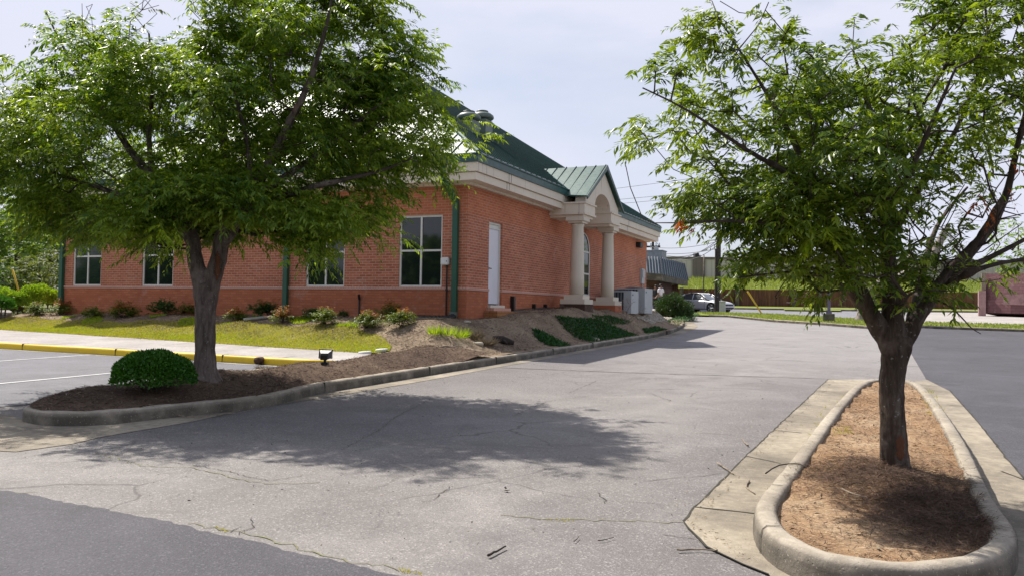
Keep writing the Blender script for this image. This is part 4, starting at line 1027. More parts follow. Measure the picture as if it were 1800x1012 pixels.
def tree(name, label, cat, org, limbs, attrs, leafmat, barkmat, leafk, seed, twig=None, skel_rmax=.09, accents=(), bare=(), voxel=.016, disp=.02, group=None, seg=.22, tips_per=1):
    """limbs: list of chains [(pos, r)...]; the first starts at the foot; others start on an earlier chain"""
    rg = np.random.default_rng(seed); T = empty(name, org, label, cat, group)
    skel = []; rad = []; chains = []
    for ch in limbs:
        pts = [np.array(p) for p, _ in ch]; rs = [r for _, r in ch]
        fine = smooth_line([(*p, r) for p, r in zip(pts, rs)], 3)
        if skel:
            d = [np.linalg.norm(np.array(s_[0])-pts[0]) for s_ in skel]; par = int(np.argmin(d))
        else: par = -1
        for p in fine:
            skel.append((np.array(p[:3]), par)); rad.append(p[3]); par = len(skel)-1
        chains.append(([tuple(p) for p in pts], rs))
    P, par, tips = grow(skel, attrs+list(bare), seg=seg, rg=rg)
    trunk_mesh('trunk', chains, barkmat, T, org, voxel, disp)
    branch_mesh('branches', P, par, twig or M['twig'], T, org, nskel=len(skel), skr=rad, rmax=skel_rmax)
    P = np.array(P); tp = []; td = []
    A = np.array(attrs)
    for t in tips:
        if len(bare) and np.min(np.linalg.norm(A-P[t], axis=1)) > 1e-6: continue
        pts_ = [t]; q = par[t]
        k = leafk.get('back', 1)
        while k > 0 and q >= len(skel): pts_.append(q); q = par[q]; k -= 1
        for j in pts_:
            dd = P[j]-P[par[j]]; tp.append(P[j]); td.append(unit(dd)+np.array([0, 0, .15]))
    kw = {k: v for k, v in leafk.items() if k not in ('back',)}
    sprays(np.array(tp), np.array(td), leafmat, 'crown', T, org, rg=rg, **kw)
    for (nm, pts, mat, kk) in accents:
        dd = unit(np.array(pts)-P[len(skel)//2])+np.array([0, 0, .1]); sprays(np.array(pts), dd, mat, nm, T, org, rg=rg, **kk)
    return T
def ap(px, py, d): return np.array(at(px, py, d))
# ---------- left tree
b1 = gp(362, 664, 0, isl_z); D1 = float(np.dot(np.array(b1)-CAM, _f)); org1 = (b1.x, b1.y, b1.z-.05)
L1 = lambda px, py, o=0: ap(px, py, D1+o)
pxm = D1/F
limbs1 = [
 [(L1(362, 680), 33*pxm), (L1(362, 660), 23.5*pxm), (L1(361, 640), 19*pxm), (L1(360, 600), 17*pxm), (L1(361, 560), 17.5*pxm), (L1(362, 525), 19.5*pxm), (L1(364, 500), 19*pxm)],
 [(L1(360, 540), 16*pxm), (L1(351, 490), 14.5*pxm), (L1(343, 450), 13.5*pxm), (L1(334, 412, .1), 13*pxm), (L1(308, 370, .25), 11*pxm), (L1(270, 318, .4), 9*pxm), (L1(225, 260, .5), 6.5*pxm), (L1(180, 190, .6), 4.5*pxm), (L1(120, 100, .7), 2.6*pxm), (L1(80, 20, .8), 1.3*pxm)],
 [(L1(364, 535), 16*pxm), (L1(375, 490), 15.5*pxm), (L1(386, 450), 14.5*pxm), (L1(394, 410), 14*pxm), (L1(424, 362, -.1), 11.5*pxm), (L1(465, 300, -.2), 9*pxm), (L1(505, 225, -.3), 7*pxm), (L1(545, 140, -.4), 5*pxm), (L1(575, 40, -.5), 3*pxm), (L1(590, -40, -.5), 1.6*pxm)],
 [(L1(390, 425), 10*pxm), (L1(402, 380, .4), 9*pxm), (L1(400, 310, .7), 8*pxm), (L1(392, 220, .9), 6*pxm), (L1(380, 120, 1.1), 4*pxm), (L1(400, 30, 1.2), 2.4*pxm), (L1(420, -40, 1.2), 1.3*pxm)],
 [(L1(398, 405), 9*pxm), (L1(440, 372, .1), 7.5*pxm), (L1(500, 345, .0), 6*pxm), (L1(580, 322, -.2), 4.6*pxm), (L1(670, 300, .1), 3*pxm), (L1(720, 280, .2), 1.4*pxm)],
 [(L1(425, 362, -.1), 8*pxm), (L1(490, 318, -.1), 6*pxm), (L1(570, 262, .2), 4.6*pxm), (L1(640, 205, .4), 3*pxm), (L1(700, 160, .4), 1.5*pxm)],
 [(L1(335, 415, .1), 8*pxm), (L1(285, 372, -.1), 6.5*pxm), (L1(220, 345, -.1), 5*pxm), (L1(140, 320, .1), 3.4*pxm), (L1(50, 290, .2), 1.8*pxm)],
 [(L1(340, 440), 7*pxm), (L1(318, 395, .9), 6*pxm), (L1(260, 350, 1.5), 4.5*pxm), (L1(180, 300, 2.0), 3*pxm)],
 [(L1(388, 440), 7*pxm), (L1(420, 390, -.2), 6*pxm), (L1(440, 320, -.4), 5*pxm), (L1(430, 230, -.4), 3.6*pxm), (L1(400, 130, -.4), 2*pxm)],
 [(L1(270, 318, .4), 6*pxm), (L1(262, 240, .2), 4.6*pxm), (L1(268, 150, .0), 3.2*pxm), (L1(262, 60, -.1), 1.6*pxm)],
]
crown1 = [(-60, 120), (0, 95), (40, 75), (70, 85), (86, 135), (118, 120), (84, 40), (52, -12), (76, -25), (118, 30), (150, 62), (178, 34), (210, 50), (240, 42), (285, 45), (320, 60), (352, 50), (372, 15), (365, -70), (640, -70), (668, -20), (690, 40), (665, 62), (690, 70), (725, 48), (768, 50), (768, 74), (735, 92), (738, 108), (744, 130), (760, 142), (790, 158), (800, 175), (838, 172), (800, 188), (818, 212), (800, 240), (812, 258), (770, 290), (728, 298), (690, 312), (640, 318), (610, 330), (655, 345), (650, 368), (622, 378), (600, 400), (592, 432), (570, 462), (540, 430), (500, 414), (465, 402), (430, 400), (395, 398), (350, 400), (300, 398), (262, 412), (240, 440), (235, 405), (190, 392), (150, 418), (118, 398), (60, 380), (20, 350), (-60, 345)]
crown1 = [((x if x < 600 else 600+(x-600)*.84), (y+14 if y > -50 and y < 130 else y)) for x, y in crown1]
holes1 = [(220, 70, 14, 34), (110, 160, 24, 30), (330, 25, 30, 22), (205, 120, 15, 14), (140, 255, 26, 16), (240, 215, 18, 10), (60, 235, 16, 10), (675, 165, 12, 10), (560, 310, 26, 8), (695, 232, 14, 9), (350, 250, 10, 10), (80, 300, 22, 8), (35, 180, 12, 12)]
holes1 = [(a, b, c*1.45, d*1.45) for a, b, c, d in holes1]+[(300, 40, 40, 30), (170, 90, 22, 40)]
rgA = np.random.default_rng(5)
attr1 = clumps(fill(crown1, 225, D1, 2.3, 1.6, holes1, rgA, .75), 7, .24, rgA)+fill([(478, 372), (610, 350), (612, 395), (596, 440), (572, 452), (540, 430), (505, 405)], 45, D1, .9, .8, (), rgA, -.4)+fill([(235, 385), (330, 380), (330, 400), (265, 430), (242, 436)], 25, D1, .9, .8, (), rgA, -.6)+fill([(280, 330), (500, 320), (480, 385), (300, 385)], 70, D1, 1.6, 1.2, (), rgA, -.5)+fill(crown1, 170, D1, 2.4, 1.6, holes1, rgA, .6)
acc1 = [('lime_leaves', [L1(806+rgA.uniform(0, 34), 214+rgA.uniform(-2, 3), -.9) for _ in range(7)]+[L1(790, 214, -.9), L1(800, 213, -.9)], M['lime'], dict(R=.28, n=15, jit=.02)),
        ('lime_leaves', [L1(rgA.uniform(262, 318), rgA.uniform(396, 414), -1.2) for _ in range(12)], M['lime'], dict(R=.25, jit=.04)),
        ('lime_leaves', [L1(rgA.uniform(640, 700), rgA.uniform(78, 110), -1.6) for _ in range(12)], M['lime'], dict(R=.22, jit=.06))]
bare1 = [L1(rgA.uniform(*r), rgA.uniform(*s), rgA.uniform(-.8, .8)) for r, s, k in (((130, 170), (0, 60), 8), ((225, 285), (-20, 30), 9), ((325, 360), (-10, 30), 6)) for _ in range(k)]
tree('shade_tree', 'large forked broad-crowned tree beside the round clipped bush on the left bed', 'tree', org1, limbs1, attr1, M['leaf1'], M['bark'],
     dict(n=14, R=.34, L=.098, W=.029, per=5, droopy=.75, jit=.08, back=1), 21, accents=acc1, bare=bare1, skel_rmax=.03, disp=.022)
def scar(T, c, rad, hw, hh, seed, org):
    rg_ = np.random.default_rng(seed); bm = bmesh.new(); ang0 = math.atan2(-_f[1], -_f[0]); rows = []
    for j in range(9):
        v_ = -1+2*j/8; w_ = hw*math.sqrt(max(0, 1-v_*v_))*rg_.uniform(.5, 1.25)+.003
        rows.append([bm.verts.new((c[0]-org[0]+(rad+(.004 if abs(u) < .9 else -.012))*math.cos(ang0+u*w_/rad), c[1]-org[1]+(rad+(.004 if abs(u) < .9 else -.012))*math.sin(ang0+u*w_/rad), c[2]-org[2]+v_*hh)) for u in (-1, -.6, 0, .6, 1)])
    for a, b in zip(rows, rows[1:]):
        for k in range(4): bm.faces.new((a[k], a[k+1], b[k+1], b[k]))
    o = fin('bark_scar', bm, M['scar'], T, smooth=True, local=False, label='bare orange-brown bark scar')
M['scar'] = barkm('bare_wood', (.045, .022, .014), (.14, .06, .032), (.22, .11, .065))
T1 = [o for o in C.objects if o.name == 'shade_tree'][0]
scar(T1, L1(388, 468), 17.5*pxm, 6*pxm, 26*pxm, 3, org1)
# ---------- right tree
b2 = gp(1573, 817, 0, ris_z); D2 = float(np.dot(np.array(b2)-CAM, _f)); org2 = (b2.x, b2.y, b2.z-.05)
L2 = lambda px, py, o=0: ap(px, py, D2+o); qm = D2/F
limbs2 = [
 [(L2(1576, 832), 29*qm), (L2(1573, 810), 24*qm), (L2(1570, 760), 22*qm), (L2(1567, 700), 21*qm), (L2(1570, 650), 21.5*qm), (L2(1576, 612), 25*qm), (L2(1577, 590), 25*qm)],
 [(L2(1570, 625), 17*qm), (L2(1550, 585, -.02), 16.5*qm), (L2(1517, 528, -.05), 15*qm), (L2(1492, 480, -.08), 13*qm), (L2(1470, 430, -.1), 10.5*qm), (L2(1448, 370, -.12), 10*qm), (L2(1420, 300, -.15), 7*qm), (L2(1375, 210, -.15), 4.5*qm), (L2(1320, 120, -.1), 2.4*qm), (L2(1262, 30, -.1), 1.3*qm)],
 [(L2(1574, 620), 20*qm), (L2(1570, 560), 19*qm), (L2(1566, 500, .02), 15*qm), (L2(1560, 430, .05), 12*qm), (L2(1556, 360, .1), 9.5*qm), (L2(1545, 280, .15), 8.5*qm), (L2(1525, 180, .2), 5*qm), (L2(1500, 90, .2), 2*qm)],
 [(L2(1582, 622), 16*qm), (L2(1606, 568, .02), 14*qm), (L2(1634, 525, .04), 12.5*qm), (L2(1662, 486, .05), 11.5*qm), (L2(1697, 450, .05), 11*qm), (L2(1735, 405, .05), 9*qm), (L2(1766, 350, .05), 7*qm), (L2(1782, 290, 0), 5.4*qm), (L2(1792, 240, 0), 4.4*qm), (L2(1815, 150, 0), 3*qm)],
 [(L2(1560, 420, .05), 9*qm), (L2(1592, 370, .15), 7.5*qm), (L2(1630, 310, .25), 6*qm), (L2(1680, 230, .35), 4.5*qm), (L2(1720, 130, .4), 3*qm), (L2(1740, 40, .4), 1.6*qm)],
 [(L2(1600, 572, .05), 9*qm), (L2(1618, 500, .35), 7*qm), (L2(1632, 440, .6), 5.5*qm), (L2(1655, 385, .8), 4*qm), (L2(1700, 330, 1.0), 2.4*qm)],
 [(L2(1662, 486, .05), 6*qm), (L2(1720, 462, -.05), 5*qm), (L2(1780, 432, -.1), 4*qm), (L2(1850, 395, -.1), 2.6*qm)],
 [(L2(1640, 515, .05), 6*qm), (L2(1700, 482, -.2), 4.5*qm), (L2(1760, 462, -.3), 3.5*qm), (L2(1850, 450, -.3), 2.4*qm)],
 [(L2(1482, 455, -.1), 8*qm), (L2(1430, 420, -.3), 6*qm), (L2(1370, 395, -.45), 4.4*qm), (L2(1290, 388, -.55), 2.8*qm), (L2(1200, 392, -.6), 1.5*qm)],
 [(L2(1448, 370, -.12), 7*qm), (L2(1390, 310, -.4), 5*qm), (L2(1310, 262, -.55), 3.4*qm), (L2(1210, 195, -.6), 2*qm), (L2(1130, 155, -.6), 1.2*qm)],
 [(L2(1556, 380, .1), 6*qm), (L2(1600, 300, -.4), 5*qm), (L2(1640, 210, -.6), 3.5*qm), (L2(1680, 120, -.7), 2*qm)],
 [(L2(1560, 440, .05), 6*qm), (L2(1500, 380, .6), 5*qm), (L2(1440, 300, .9), 3.6*qm), (L2(1400, 200, 1.0), 2*qm)],
 [(L2(1634, 525, .04), 2.2*qm), (L2(1665, 535, -.1), 1.7*qm), (L2(1690, 557, -.15), 1.3*qm), (L2(1708, 576, -.2), 1.0*qm), (L2(1724, 586, -.2), .7*qm)],
 [(L2(1508, 515, -.05), 5*qm), (L2(1450, 488, -.25), 3.4*qm), (L2(1390, 478, -.35), 2.4*qm), (L2(1300, 488, -.4), 1.2*qm)],
]
crown2 = [(1150, 232), (1180, 210), (1210, 200), (1200, 180), (1215, 165), (1255, 158), (1280, 170), (1305, 128), (1345, 128), (1350, 72), (1380, 52), (1440, 55), (1462, 92), (1485, 75), (1530, 72), (1560, 62), (1600, 70), (1645, 62), (1655, 20), (1665, -40), (1720, -60), (1860, -60), (1860, 235), (1800, 225), (1775, 232), (1740, 248), (1700, 268), (1680, 300), (1650, 322), (1625, 338), (1590, 345), (1560, 368), (1545, 400), (1530, 440), (1470, 452), (1400, 448), (1370, 440), (1345, 400), (1290, 350), (1262, 335), (1240, 300), (1210, 285), (1170, 262)]
low2 = [(1165, 385), (1190, 372), (1240, 375), (1290, 372), (1330, 385), (1380, 430), (1440, 440), (1460, 470), (1460, 530), (1430, 548), (1410, 520), (1380, 520), (1352, 500), (1310, 508), (1270, 492), (1300, 470), (1330, 450), (1300, 435), (1250, 435), (1225, 430), (1200, 415)]
cen2 = [(1480, 440), (1560, 400), (1620, 360), (1640, 420), (1640, 470), (1690, 470), (1700, 500), (1668, 535), (1640, 545), (1600, 560), (1560, 548), (1530, 520), (1500, 500)]
spr2 = [(1102, 158), (1125, 140), (1172, 150), (1190, 182), (1165, 178), (1130, 172)]
top2 = [(1205, 40), (1240, 32), (1262, 50), (1290, 100), (1298, 130), (1270, 122), (1235, 85), (1208, 60)]
crown2 = [(x, y+16 if y < 140 and x < 1650 else y) for x, y in crown2]
rgB = np.random.default_rng(9)
holes2 = [(1290, 190, 12, 16), (1600, 110, 20, 26), (1665, 120, 14, 18), (1725, 150, 10, 12), (1330, 150, 8, 14), (1620, 175, 12, 16), (1560, 150, 8, 18), (1640, 262, 14, 8)]
low2 = [(x, y-22) for x, y in low2]; cen2 = [(min(x, 1665)-8, y-25) for x, y in cen2]
attr2 = clumps(fill(crown2, 150, D2, 1.1, 1.2, holes2, rgB), 5, .14, rgB)+fill(crown2, 110, D2, 1.15, 1.2, holes2, rgB)+fill(low2, 130, D2, .5, .7, (), rgB, -.3)+fill(cen2, 50, D2, .55, .6, (), rgB, -.15)+fill(spr2, 10, D2, .2, .3, (), rgB, -.5)+fill(top2, 22, D2, .25, .4, (), rgB)
attr2 += [L2(*p) for p in ((1345, 18), (1502, 35), (1355, 30, .1), (1380, 60), (1700, 375, .3), (1720, 345, .1), (1690, 300, .1), (1730, 330), (1655, 400, .2), (1740, 455, -.1), (1800, 460, -.2), (1780, 440, 0), (1760, 490, .3), (1690, 420, .3), (1640, 395, .2), (1795, 380), (1660, 465))]
acc2 = [('yellow_leaves', [L2(x, y, -.75) for x, y in ((1462, 385), (1450, 396), (1441, 408), (1432, 416), (1423, 424))], M['lime'], dict(R=.14, n=9, per=2, jit=.02, L=.075, W=.024)),
        ('orange_leaves', [L2(1208+rgB.uniform(-16, 16), 392+rgB.uniform(-7, 7), -.6) for _ in range(6)], M['orange'], dict(R=.08, n=9, L=.05, W=.02, jit=.02)),
        ('orange_leaves', [L2(x, y, 0) for x, y in ((1775, 285), (1782, 300), (1740, 355), (1728, 368), (1752, 372), (1735, 380), (1722, 352), (1760, 345), (1790, 300), (1800, 330))], M['orange'], dict(R=.12, n=9, L=.06, W=.024, jit=.03))]
bare2 = [L2(rgB.uniform(*r), rgB.uniform(*s), rgB.uniform(-.5, .7)) for r, s, k in (((1590, 1800), (330, 460), 95), ((1640, 1800), (270, 330), 18), ((1225, 1300), (-10, 90), 9), ((1600, 1700), (440, 500), 16), ((1330, 1370), (0, 50), 3), ((1350, 1420), (500, 540), 5)) for _ in range(k)]
bare2 += [L2(*p) for p in ((1100, 292, -.3), (1108, 330, -.3), (1120, 360, -.35), (1150, 392, -.4), (1130, 385, -.4))]
tree('shade_tree', 'dark-trunked lichen-flecked tree growing in the kerbed clay island on the right', 'tree', org2, limbs2, attr2, M['leaf2'], M['bark2'],
     dict(n=12, R=.18, L=.072, W=.021, per=3, droopy=.7, jit=.045, back=1), 33, accents=acc2, bare=bare2, skel_rmax=.018, voxel=.009, disp=.026, seg=.14)

T2 = [o for o in C.objects if o.name == 'shade_tree.001'][0]
scar(T2, L2(1572, 782), 24*qm, 11*qm, 22*qm, 4, org2)
scar(T2, L2(1569, 705), 22*qm, 4*qm, 16*qm, 5, org2)

# ================================================================== SHRUBS AND GROUND PLANTS
def leafball(rg, n, rx, ry, rz, z0, shell=.55, lump=.12, flat=0):
    """points and outward directions filling an ellipsoidal bush with a lumpy surface"""
    v = unit(rg.normal(0, 1, (n, 3))); v[:, 2] = np.abs(v[:, 2])*1.0-.25*(rg.random(n) < .4)
    r = shell+(1-shell)*rg.random(n)**.6; r = r*(1+lump*np.sin(v[:, 0]*7+v[:, 1]*5)+lump*.8*np.sin(v[:, 2]*9+v[:, 0]*4))
    P = v*r[:, None]*np.array([rx, ry, rz]); P[:, 2] += z0; return P, v
def bush(name, loc, rx, ry, rz, mat, n, label, cat, group=None, L=.03, W=.018, seed=1, shell=.6, lump=.08, stems=5, z0=None, stemr=.012):
    rg = np.random.default_rng(seed); T = empty(name, loc, label, cat, group)
    P, v = leafball(rg, n, rx, ry, rz, rz*.55 if z0 is None else z0, shell, lump)
    D = v+rg.normal(0, .6, (n, 3))+np.array([0, 0, .35]); N = v+rg.normal(0, .5, (n, 3))
    leaves('foliage', P, D, N, L*rg.uniform(.7, 1.3, n), W*rg.uniform(.7, 1.3, n), mat, T)
    bm = bmesh.new()
    for k in range(stems):
        a = 2*PI*k/stems+rg.uniform(-.3, .3); tube(bm, [(0, 0, -.08), (math.cos(a)*rx*.25, math.sin(a)*ry*.25, rz*.35), (math.cos(a)*rx*.6, math.sin(a)*ry*.6, rz*1.0)], [stemr, stemr*.8, stemr*.4], 5)
    fin('stems', bm, M['twig'], T, local=False); return T
# clipped boxwood on the island
qb = gp(250, 689, 0, isl_z)
bush('boxwood_bush', (qb.x, qb.y+.15, qb.z-.02), .49, .46, .31, M['box'], 17000, 'round clipped dark green boxwood bush on mulch left of the forked tree', 'bush', L=.034, W=.022, shell=.78, lump=.035, stems=7, z0=.20)
# nandina prototypes: arching stems with leaf sprays, red tips
def nandina(loc, s, label, seed, red=.4, mat='nandina', sq=1.0):
    rg = np.random.default_rng(seed); T = empty('nandina_shrub', loc, label, 'shrub', 'small shrubs along the front wall', rz=rg.uniform(0, 6))
    tips = []; dirs = []; bm = bmesh.new()
    for k in range(int(44)):
        a = rg.uniform(0, 2*PI); e = rg.uniform(.25, 1.35); l = s*rg.uniform(.55, 1.0)
        d = np.array([math.cos(a)*math.cos(e), math.sin(a)*math.cos(e), math.sin(e)*sq]); p = d*l
        if k < 14: tube(bm, [(0, 0, -.05), tuple(p*.5+np.array([0, 0, .03])), tuple(p)], [.006, .005, .003], 4)
        for f_ in (.55, .8, 1.0): tips.append(p*f_+np.array([0, 0, .02])); dirs.append(d+np.array([0, 0, .2]))
    fin('stems', bm, M['twig'], T, local=False)
    tips = np.array(tips); dirs = np.array(dirs); hi = (tips[:, 2] > s*(1.02-red*.9)) & (rg.random(len(tips)) < .85)
    if (~hi).sum(): sprays(tips[~hi], dirs[~hi], M[mat], 'foliage', T, (0, 0, 0), n=9, R=s*.34, L=.07*s/.5, W=.030*s/.5, per=3, droopy=.5, rg=rg, jit=s*.06)
    if red > 0 and hi.sum(): sprays(tips[hi], dirs[hi], M['redtip'], 'tip_leaves', T, (0, 0, 0), n=8, R=s*.30, L=.065*s/.5, W=.026*s/.5, per=3, droopy=.35, rg=rg, jit=s*.05)
    return T
M['nandina_d'] = leafm('nandina_dark', (.03, .075, .015), (.05, .11, .02), (.09, .16, .03), .35, .45)
NS = [(28, 552, 34, .75, 'nandina', 'red-topped shrub at the far left end of the front row beside the hedge'),
 (62, 553, 27, .25, 'nandina', 'small yellow-green shrub second from the left end of the front row'),
 (112, 553, 34, .5, 'nandina', 'wide golden and red-tipped shrub below the leftmost window and downspout'),
 (163, 558, 26, .2, 'nandina', 'low green shrub between the two leftmost windows, smaller than its neighbours'),
 (216, 558, 38, .6, 'nandina', 'tall orange-tinged shrub left of the second window from the left'),
 (287, 553, 36, .12, 'nandina_d', 'dark green feathery shrub below second window from the left'),
 (337, 553, 30, .4, 'nandina', 'shrub half hidden behind left side of the forked trunk'),
 (410, 549, 26, .5, 'nandina_d', 'dark shrub close to the wall behind a red-tipped one, right of the trunk'),
 (414, 564, 30, .55, 'nandina', 'red-tipped shrub in front of a darker one, right of the forked trunk'),
 (468, 558, 42, .45, 'nandina_d', 'large dark red-tipped shrub left of the middle downspout'),
 (497, 567, 33, .7, 'nandina', 'narrow red-tipped shrub in front of the middle downspout'),
 (548, 560, 26, .15, 'nandina_d', 'small dark shrub behind left side of bright green shrub'),
 (569, 570, 36, .12, 'nandina', 'bright green spreading shrub below the window behind the hanging branch'),
 (604, 557, 15, .0, 'nandina_d', 'tiny dark green plant at the wall right of the bright green shrub'),
 (642, 575, 38, .35, 'nandina', 'rounded red-topped shrub between the two right front windows'),
 (688, 560, 38, .5, 'nandina', 'orange-tipped shrub behind another under the rightmost front window'),
 (706, 573, 38, .25, 'nandina', 'yellow-green shrub in front of another under the rightmost front window'),
 (740, 555, 14, .0, 'nandina_d', 'tiny dark green plant at the wall left of the corner downspout')]
for i, (px, py, hpx, red, mt, lab) in enumerate(NS):
    q = gp(px, py, 0, bg_z); d = float(np.dot(np.array(q)-CAM, _f)); nandina(q, hpx*d/F*.74, lab, 100+i, red, mt)
# tufts of grass on the mulch
def tuft(px, py, hpx, mat, label, seed, n=120, spread=.6, name='grass_tuft', cat='grass tuft', grp='grass tufts below the building corner'):
    rg = np.random.default_rng(seed); q = gp(px, py, 0, bg_z); d = float(np.dot(np.array(q)-CAM, _f)); h = hpx*d/F
    a = rg.uniform(0, 2*PI, n); r = rg.random(n)**.5*h*.45; P = np.stack([np.cos(a)*r, np.sin(a)*r, np.zeros(n)], 1)
    D = np.stack([np.cos(a)*spread, np.sin(a)*spread, np.ones(n)], 1)+rg.normal(0, .35, (n, 3)); N = rg.normal(0, 1, (n, 3))
    o = leaves(name, P, D, N, h*rg.uniform(.55, 1.1, n), .014*np.ones(n), M[mat], None, None, .25); o.location = (q.x, q.y, q.z); tag(o, label, cat, grp)
tuft(765, 588, 20, 'lime', 'bright green grass tuft on mulch, first of three from the left', 51)
tuft(786, 590, 24, 'lime', 'bright green grass tuft on mulch, middle and fullest of three', 52)
tuft(811, 594, 22, 'lime', 'bright green grass tuft on mulch, third of three from the left', 53)
tuft(836, 596, 22, 'straw', 'dry brown grass tuft right of the three bright green tufts', 54, 420)
tuft(856, 606, 20, 'straw', 'pale heap of dry straw left of the rotten log', 55, 420, 1.4)
tuft(462, 652, 14, 'straw', 'pale dry weed clump on dark mulch right of the forked tree', 56, 200, 1.2)
# round dark shrub at the far end, with its bare twiggy neighbour by the air conditioners
q = gp(1182, 551, .1, bg_z); q = Vector((-9.55, 44.0, float(bank_z(-9.8, 43.5))-.1)); 
qd = at(1182, 551, 44.5)
bush('juniper_shrub', (qd.x, qd.y, qd.z-.1), 1.08, 1.0, 1.12, leafm('yew_leaf', (.014, .040, .010), (.024, .062, .012), (.05, .095, .02), .3, .5), 14000, 'big dark green evergreen shrub at the end of the bed before the silver car', 'shrub', L=.12, W=.035, shell=.35, lump=.12, stems=6, z0=.02, stemr=.03)
q = gp(1100, 563, 0, bg_z); T = empty('bare_shrub', (q.x, q.y, q.z), 'pale leafless twiggy shrub in front of the air conditioner units', 'shrub'); bm = bmesh.new(); r_ = random.Random(4)
def twig(bm, p, d, l, r, k):
    e = p+d*l; tube(bm, [p, p+d*l*.5+Vector((r_.gauss(0, .02), r_.gauss(0, .02), 0)), e], [r, r*.8, r*.6], 4, False)
    if k:
        for _ in range(2 if k > 1 else 3):
            twig(bm, e, (d+Vector((r_.gauss(0, .55), r_.gauss(0, .55), r_.gauss(.1, .3)))).normalized(), l*.72, r*.62, k-1)
for k in range(5): twig(bm, Vector((0, 0, -.05)), Vector((r_.gauss(0, .5), r_.gauss(0, .5), 1)).normalized(), .32, .016, 4)
fin('twigs', bm, M['paletwig'], T, local=False)
# stuff: ground cover mats, gravel, mulch chips, straw, lawn grass, verge grass
def scatter(n, pg, rg, fn=bank_z, dens=None):
    xs = [p[0] for p in pg]; ys = [p[1] for p in pg]; out = []
    while len(out) < n:
        p = (rg.uniform(min(xs), max(xs)), rg.uniform(min(ys), max(ys)))
        if inpoly(p, pg) and (dens is None or rg.random() < dens(*p)): out.append(p)
    out = np.array(out); return np.column_stack([out, fn(out[:, 0], out[:, 1])])
rg = np.random.default_rng(77)
def mats(px_poly, n, h, name='ground_cover'):
    pg = [tuple(gp(*p, 0, bg_z)[:2]) for p in px_poly]; P = scatter(n, pg, rg); e = np.array([min(1, edged((p[0], p[1]), pg)/.25) for p in P])
    P[:, 2] += rg.random(n)*h*e; P[:, :2] += rg.normal(0, .04, (n, 2)); D = rg.normal(0, 1, (n, 3))+np.array([0, 0, .7]); N = rg.normal(0, .6, (n, 3))+np.array([0, 0, 1])
    return P, D, N
sets = [mats(p, n, h) for p, n, h in (([(935, 577), (955, 585), (975, 598), (1000, 610), (985, 613), (960, 606), (940, 590)], 3000, .14),
  ([(975, 556), (1015, 560), (1050, 563), (1080, 575), (1112, 588), (1120, 592), (1080, 601), (1040, 603), (1010, 592), (990, 575)], 9000, .18),
  ([(1128, 578), (1150, 574), (1172, 580), (1160, 586), (1138, 590)], 1800, .16), ([(1165, 560), (1200, 556), (1232, 556), (1215, 566), (1190, 572)], 2200, .15), ([(1040, 553), (1075, 556), (1110, 565), (1090, 570), (1050, 565)], 1500, .12))]
P = np.concatenate([s[0] for s in sets]); D = np.concatenate([s[1] for s in sets]); N = np.concatenate([s[2] for s in sets])
o = leaves('ground_cover', P, D, N, rg.uniform(.04, .09, len(P)), rg.uniform(.02, .04, len(P)), M['juniper']); o['kind'] = 'stuff'
def pebbles(name, P, rmin, rmax, mat, rg):
    n = len(P); base = np.array([(1, 0, 0), (0, 1, 0), (-1, 0, 0), (0, -1, 0), (0, 0, .8), (0, 0, -.5)], float)
    fc = np.array([(0, 1, 4), (1, 2, 4), (2, 3, 4), (3, 0, 4), (1, 0, 5), (2, 1, 5), (3, 2, 5), (0, 3, 5)])
    r = rg.uniform(rmin, rmax, (n, 1, 1)); V = base[None]*rg.uniform(.6, 1.3, (n, 6, 1))*r; a = rg.uniform(0, PI, n); c, s = np.cos(a), np.sin(a)
    V = np.stack([V[..., 0]*c[:, None]-V[..., 1]*s[:, None], V[..., 0]*s[:, None]+V[..., 1]*c[:, None], V[..., 2]], -1)+P[:, None, :]
    Q = (np.arange(n)[:, None, None]*6+fc[None]).reshape(-1, 3); return npmesh(name, V.reshape(-1, 3), Q, mat, k=3)
pg = [tuple(gp(*p, 0, bg_z)[:2]) for p in ((1118, 560), (1150, 551), (1185, 556), (1172, 566), (1150, 570))]
P = scatter(2500, pg, rg); P[:, 2] += .015; o = pebbles('gravel', P, .02, .06, M['rock'], rg); o['kind'] = 'stuff'
def slivers(name, P, mat, L0, L1_, W_, rg, tilt=.25, kind='stuff'):
    n = len(P); a = rg.uniform(0, 2*PI, n); D = np.stack([np.cos(a), np.sin(a), rg.normal(0, tilt, n)], 1); N = rg.normal(0, .35, (n, 3))+np.array([0, 0, 1.0])
    o = leaves(name, P, D, N, rg.uniform(L0, L1_, n), rg.uniform(.6, 1.3, n)*W_, mat, None, None, .05); o['kind'] = kind; return o
bedp = [(-26, 16.6), (-9.3, 14.4), (-8, 13.6), (-7.5, 14.5), (-7.55, 26), (-7.8, 32), (-9.85, 32), (-9.85, 19.1), (-26, 19.1)]
P = scatter(42000, bedp, rg); P[:, 2] += .01; slivers('mulch_chips', P, M['chip'], .03, .09, .014, rg)
P = scatter(15000, bedp, rg, dens=lambda x, y: 1 if (y < 19 and x < -8) else .12); P[:, 2] += .012; slivers('straw_litter', P, M['straw'], .03, .10, .009, rg)
P = scatter(16000, pgI, rg, isl_z); P[:, 2] += .006; slivers('mulch_chips', P, M['dstraw'], .03, .09, .008, rg)
P = scatter(3000, pgI, rg, isl_z); P[:, 2] += .008; slivers('straw_litter', P, M['straw'], .02, .07, .006, rg)
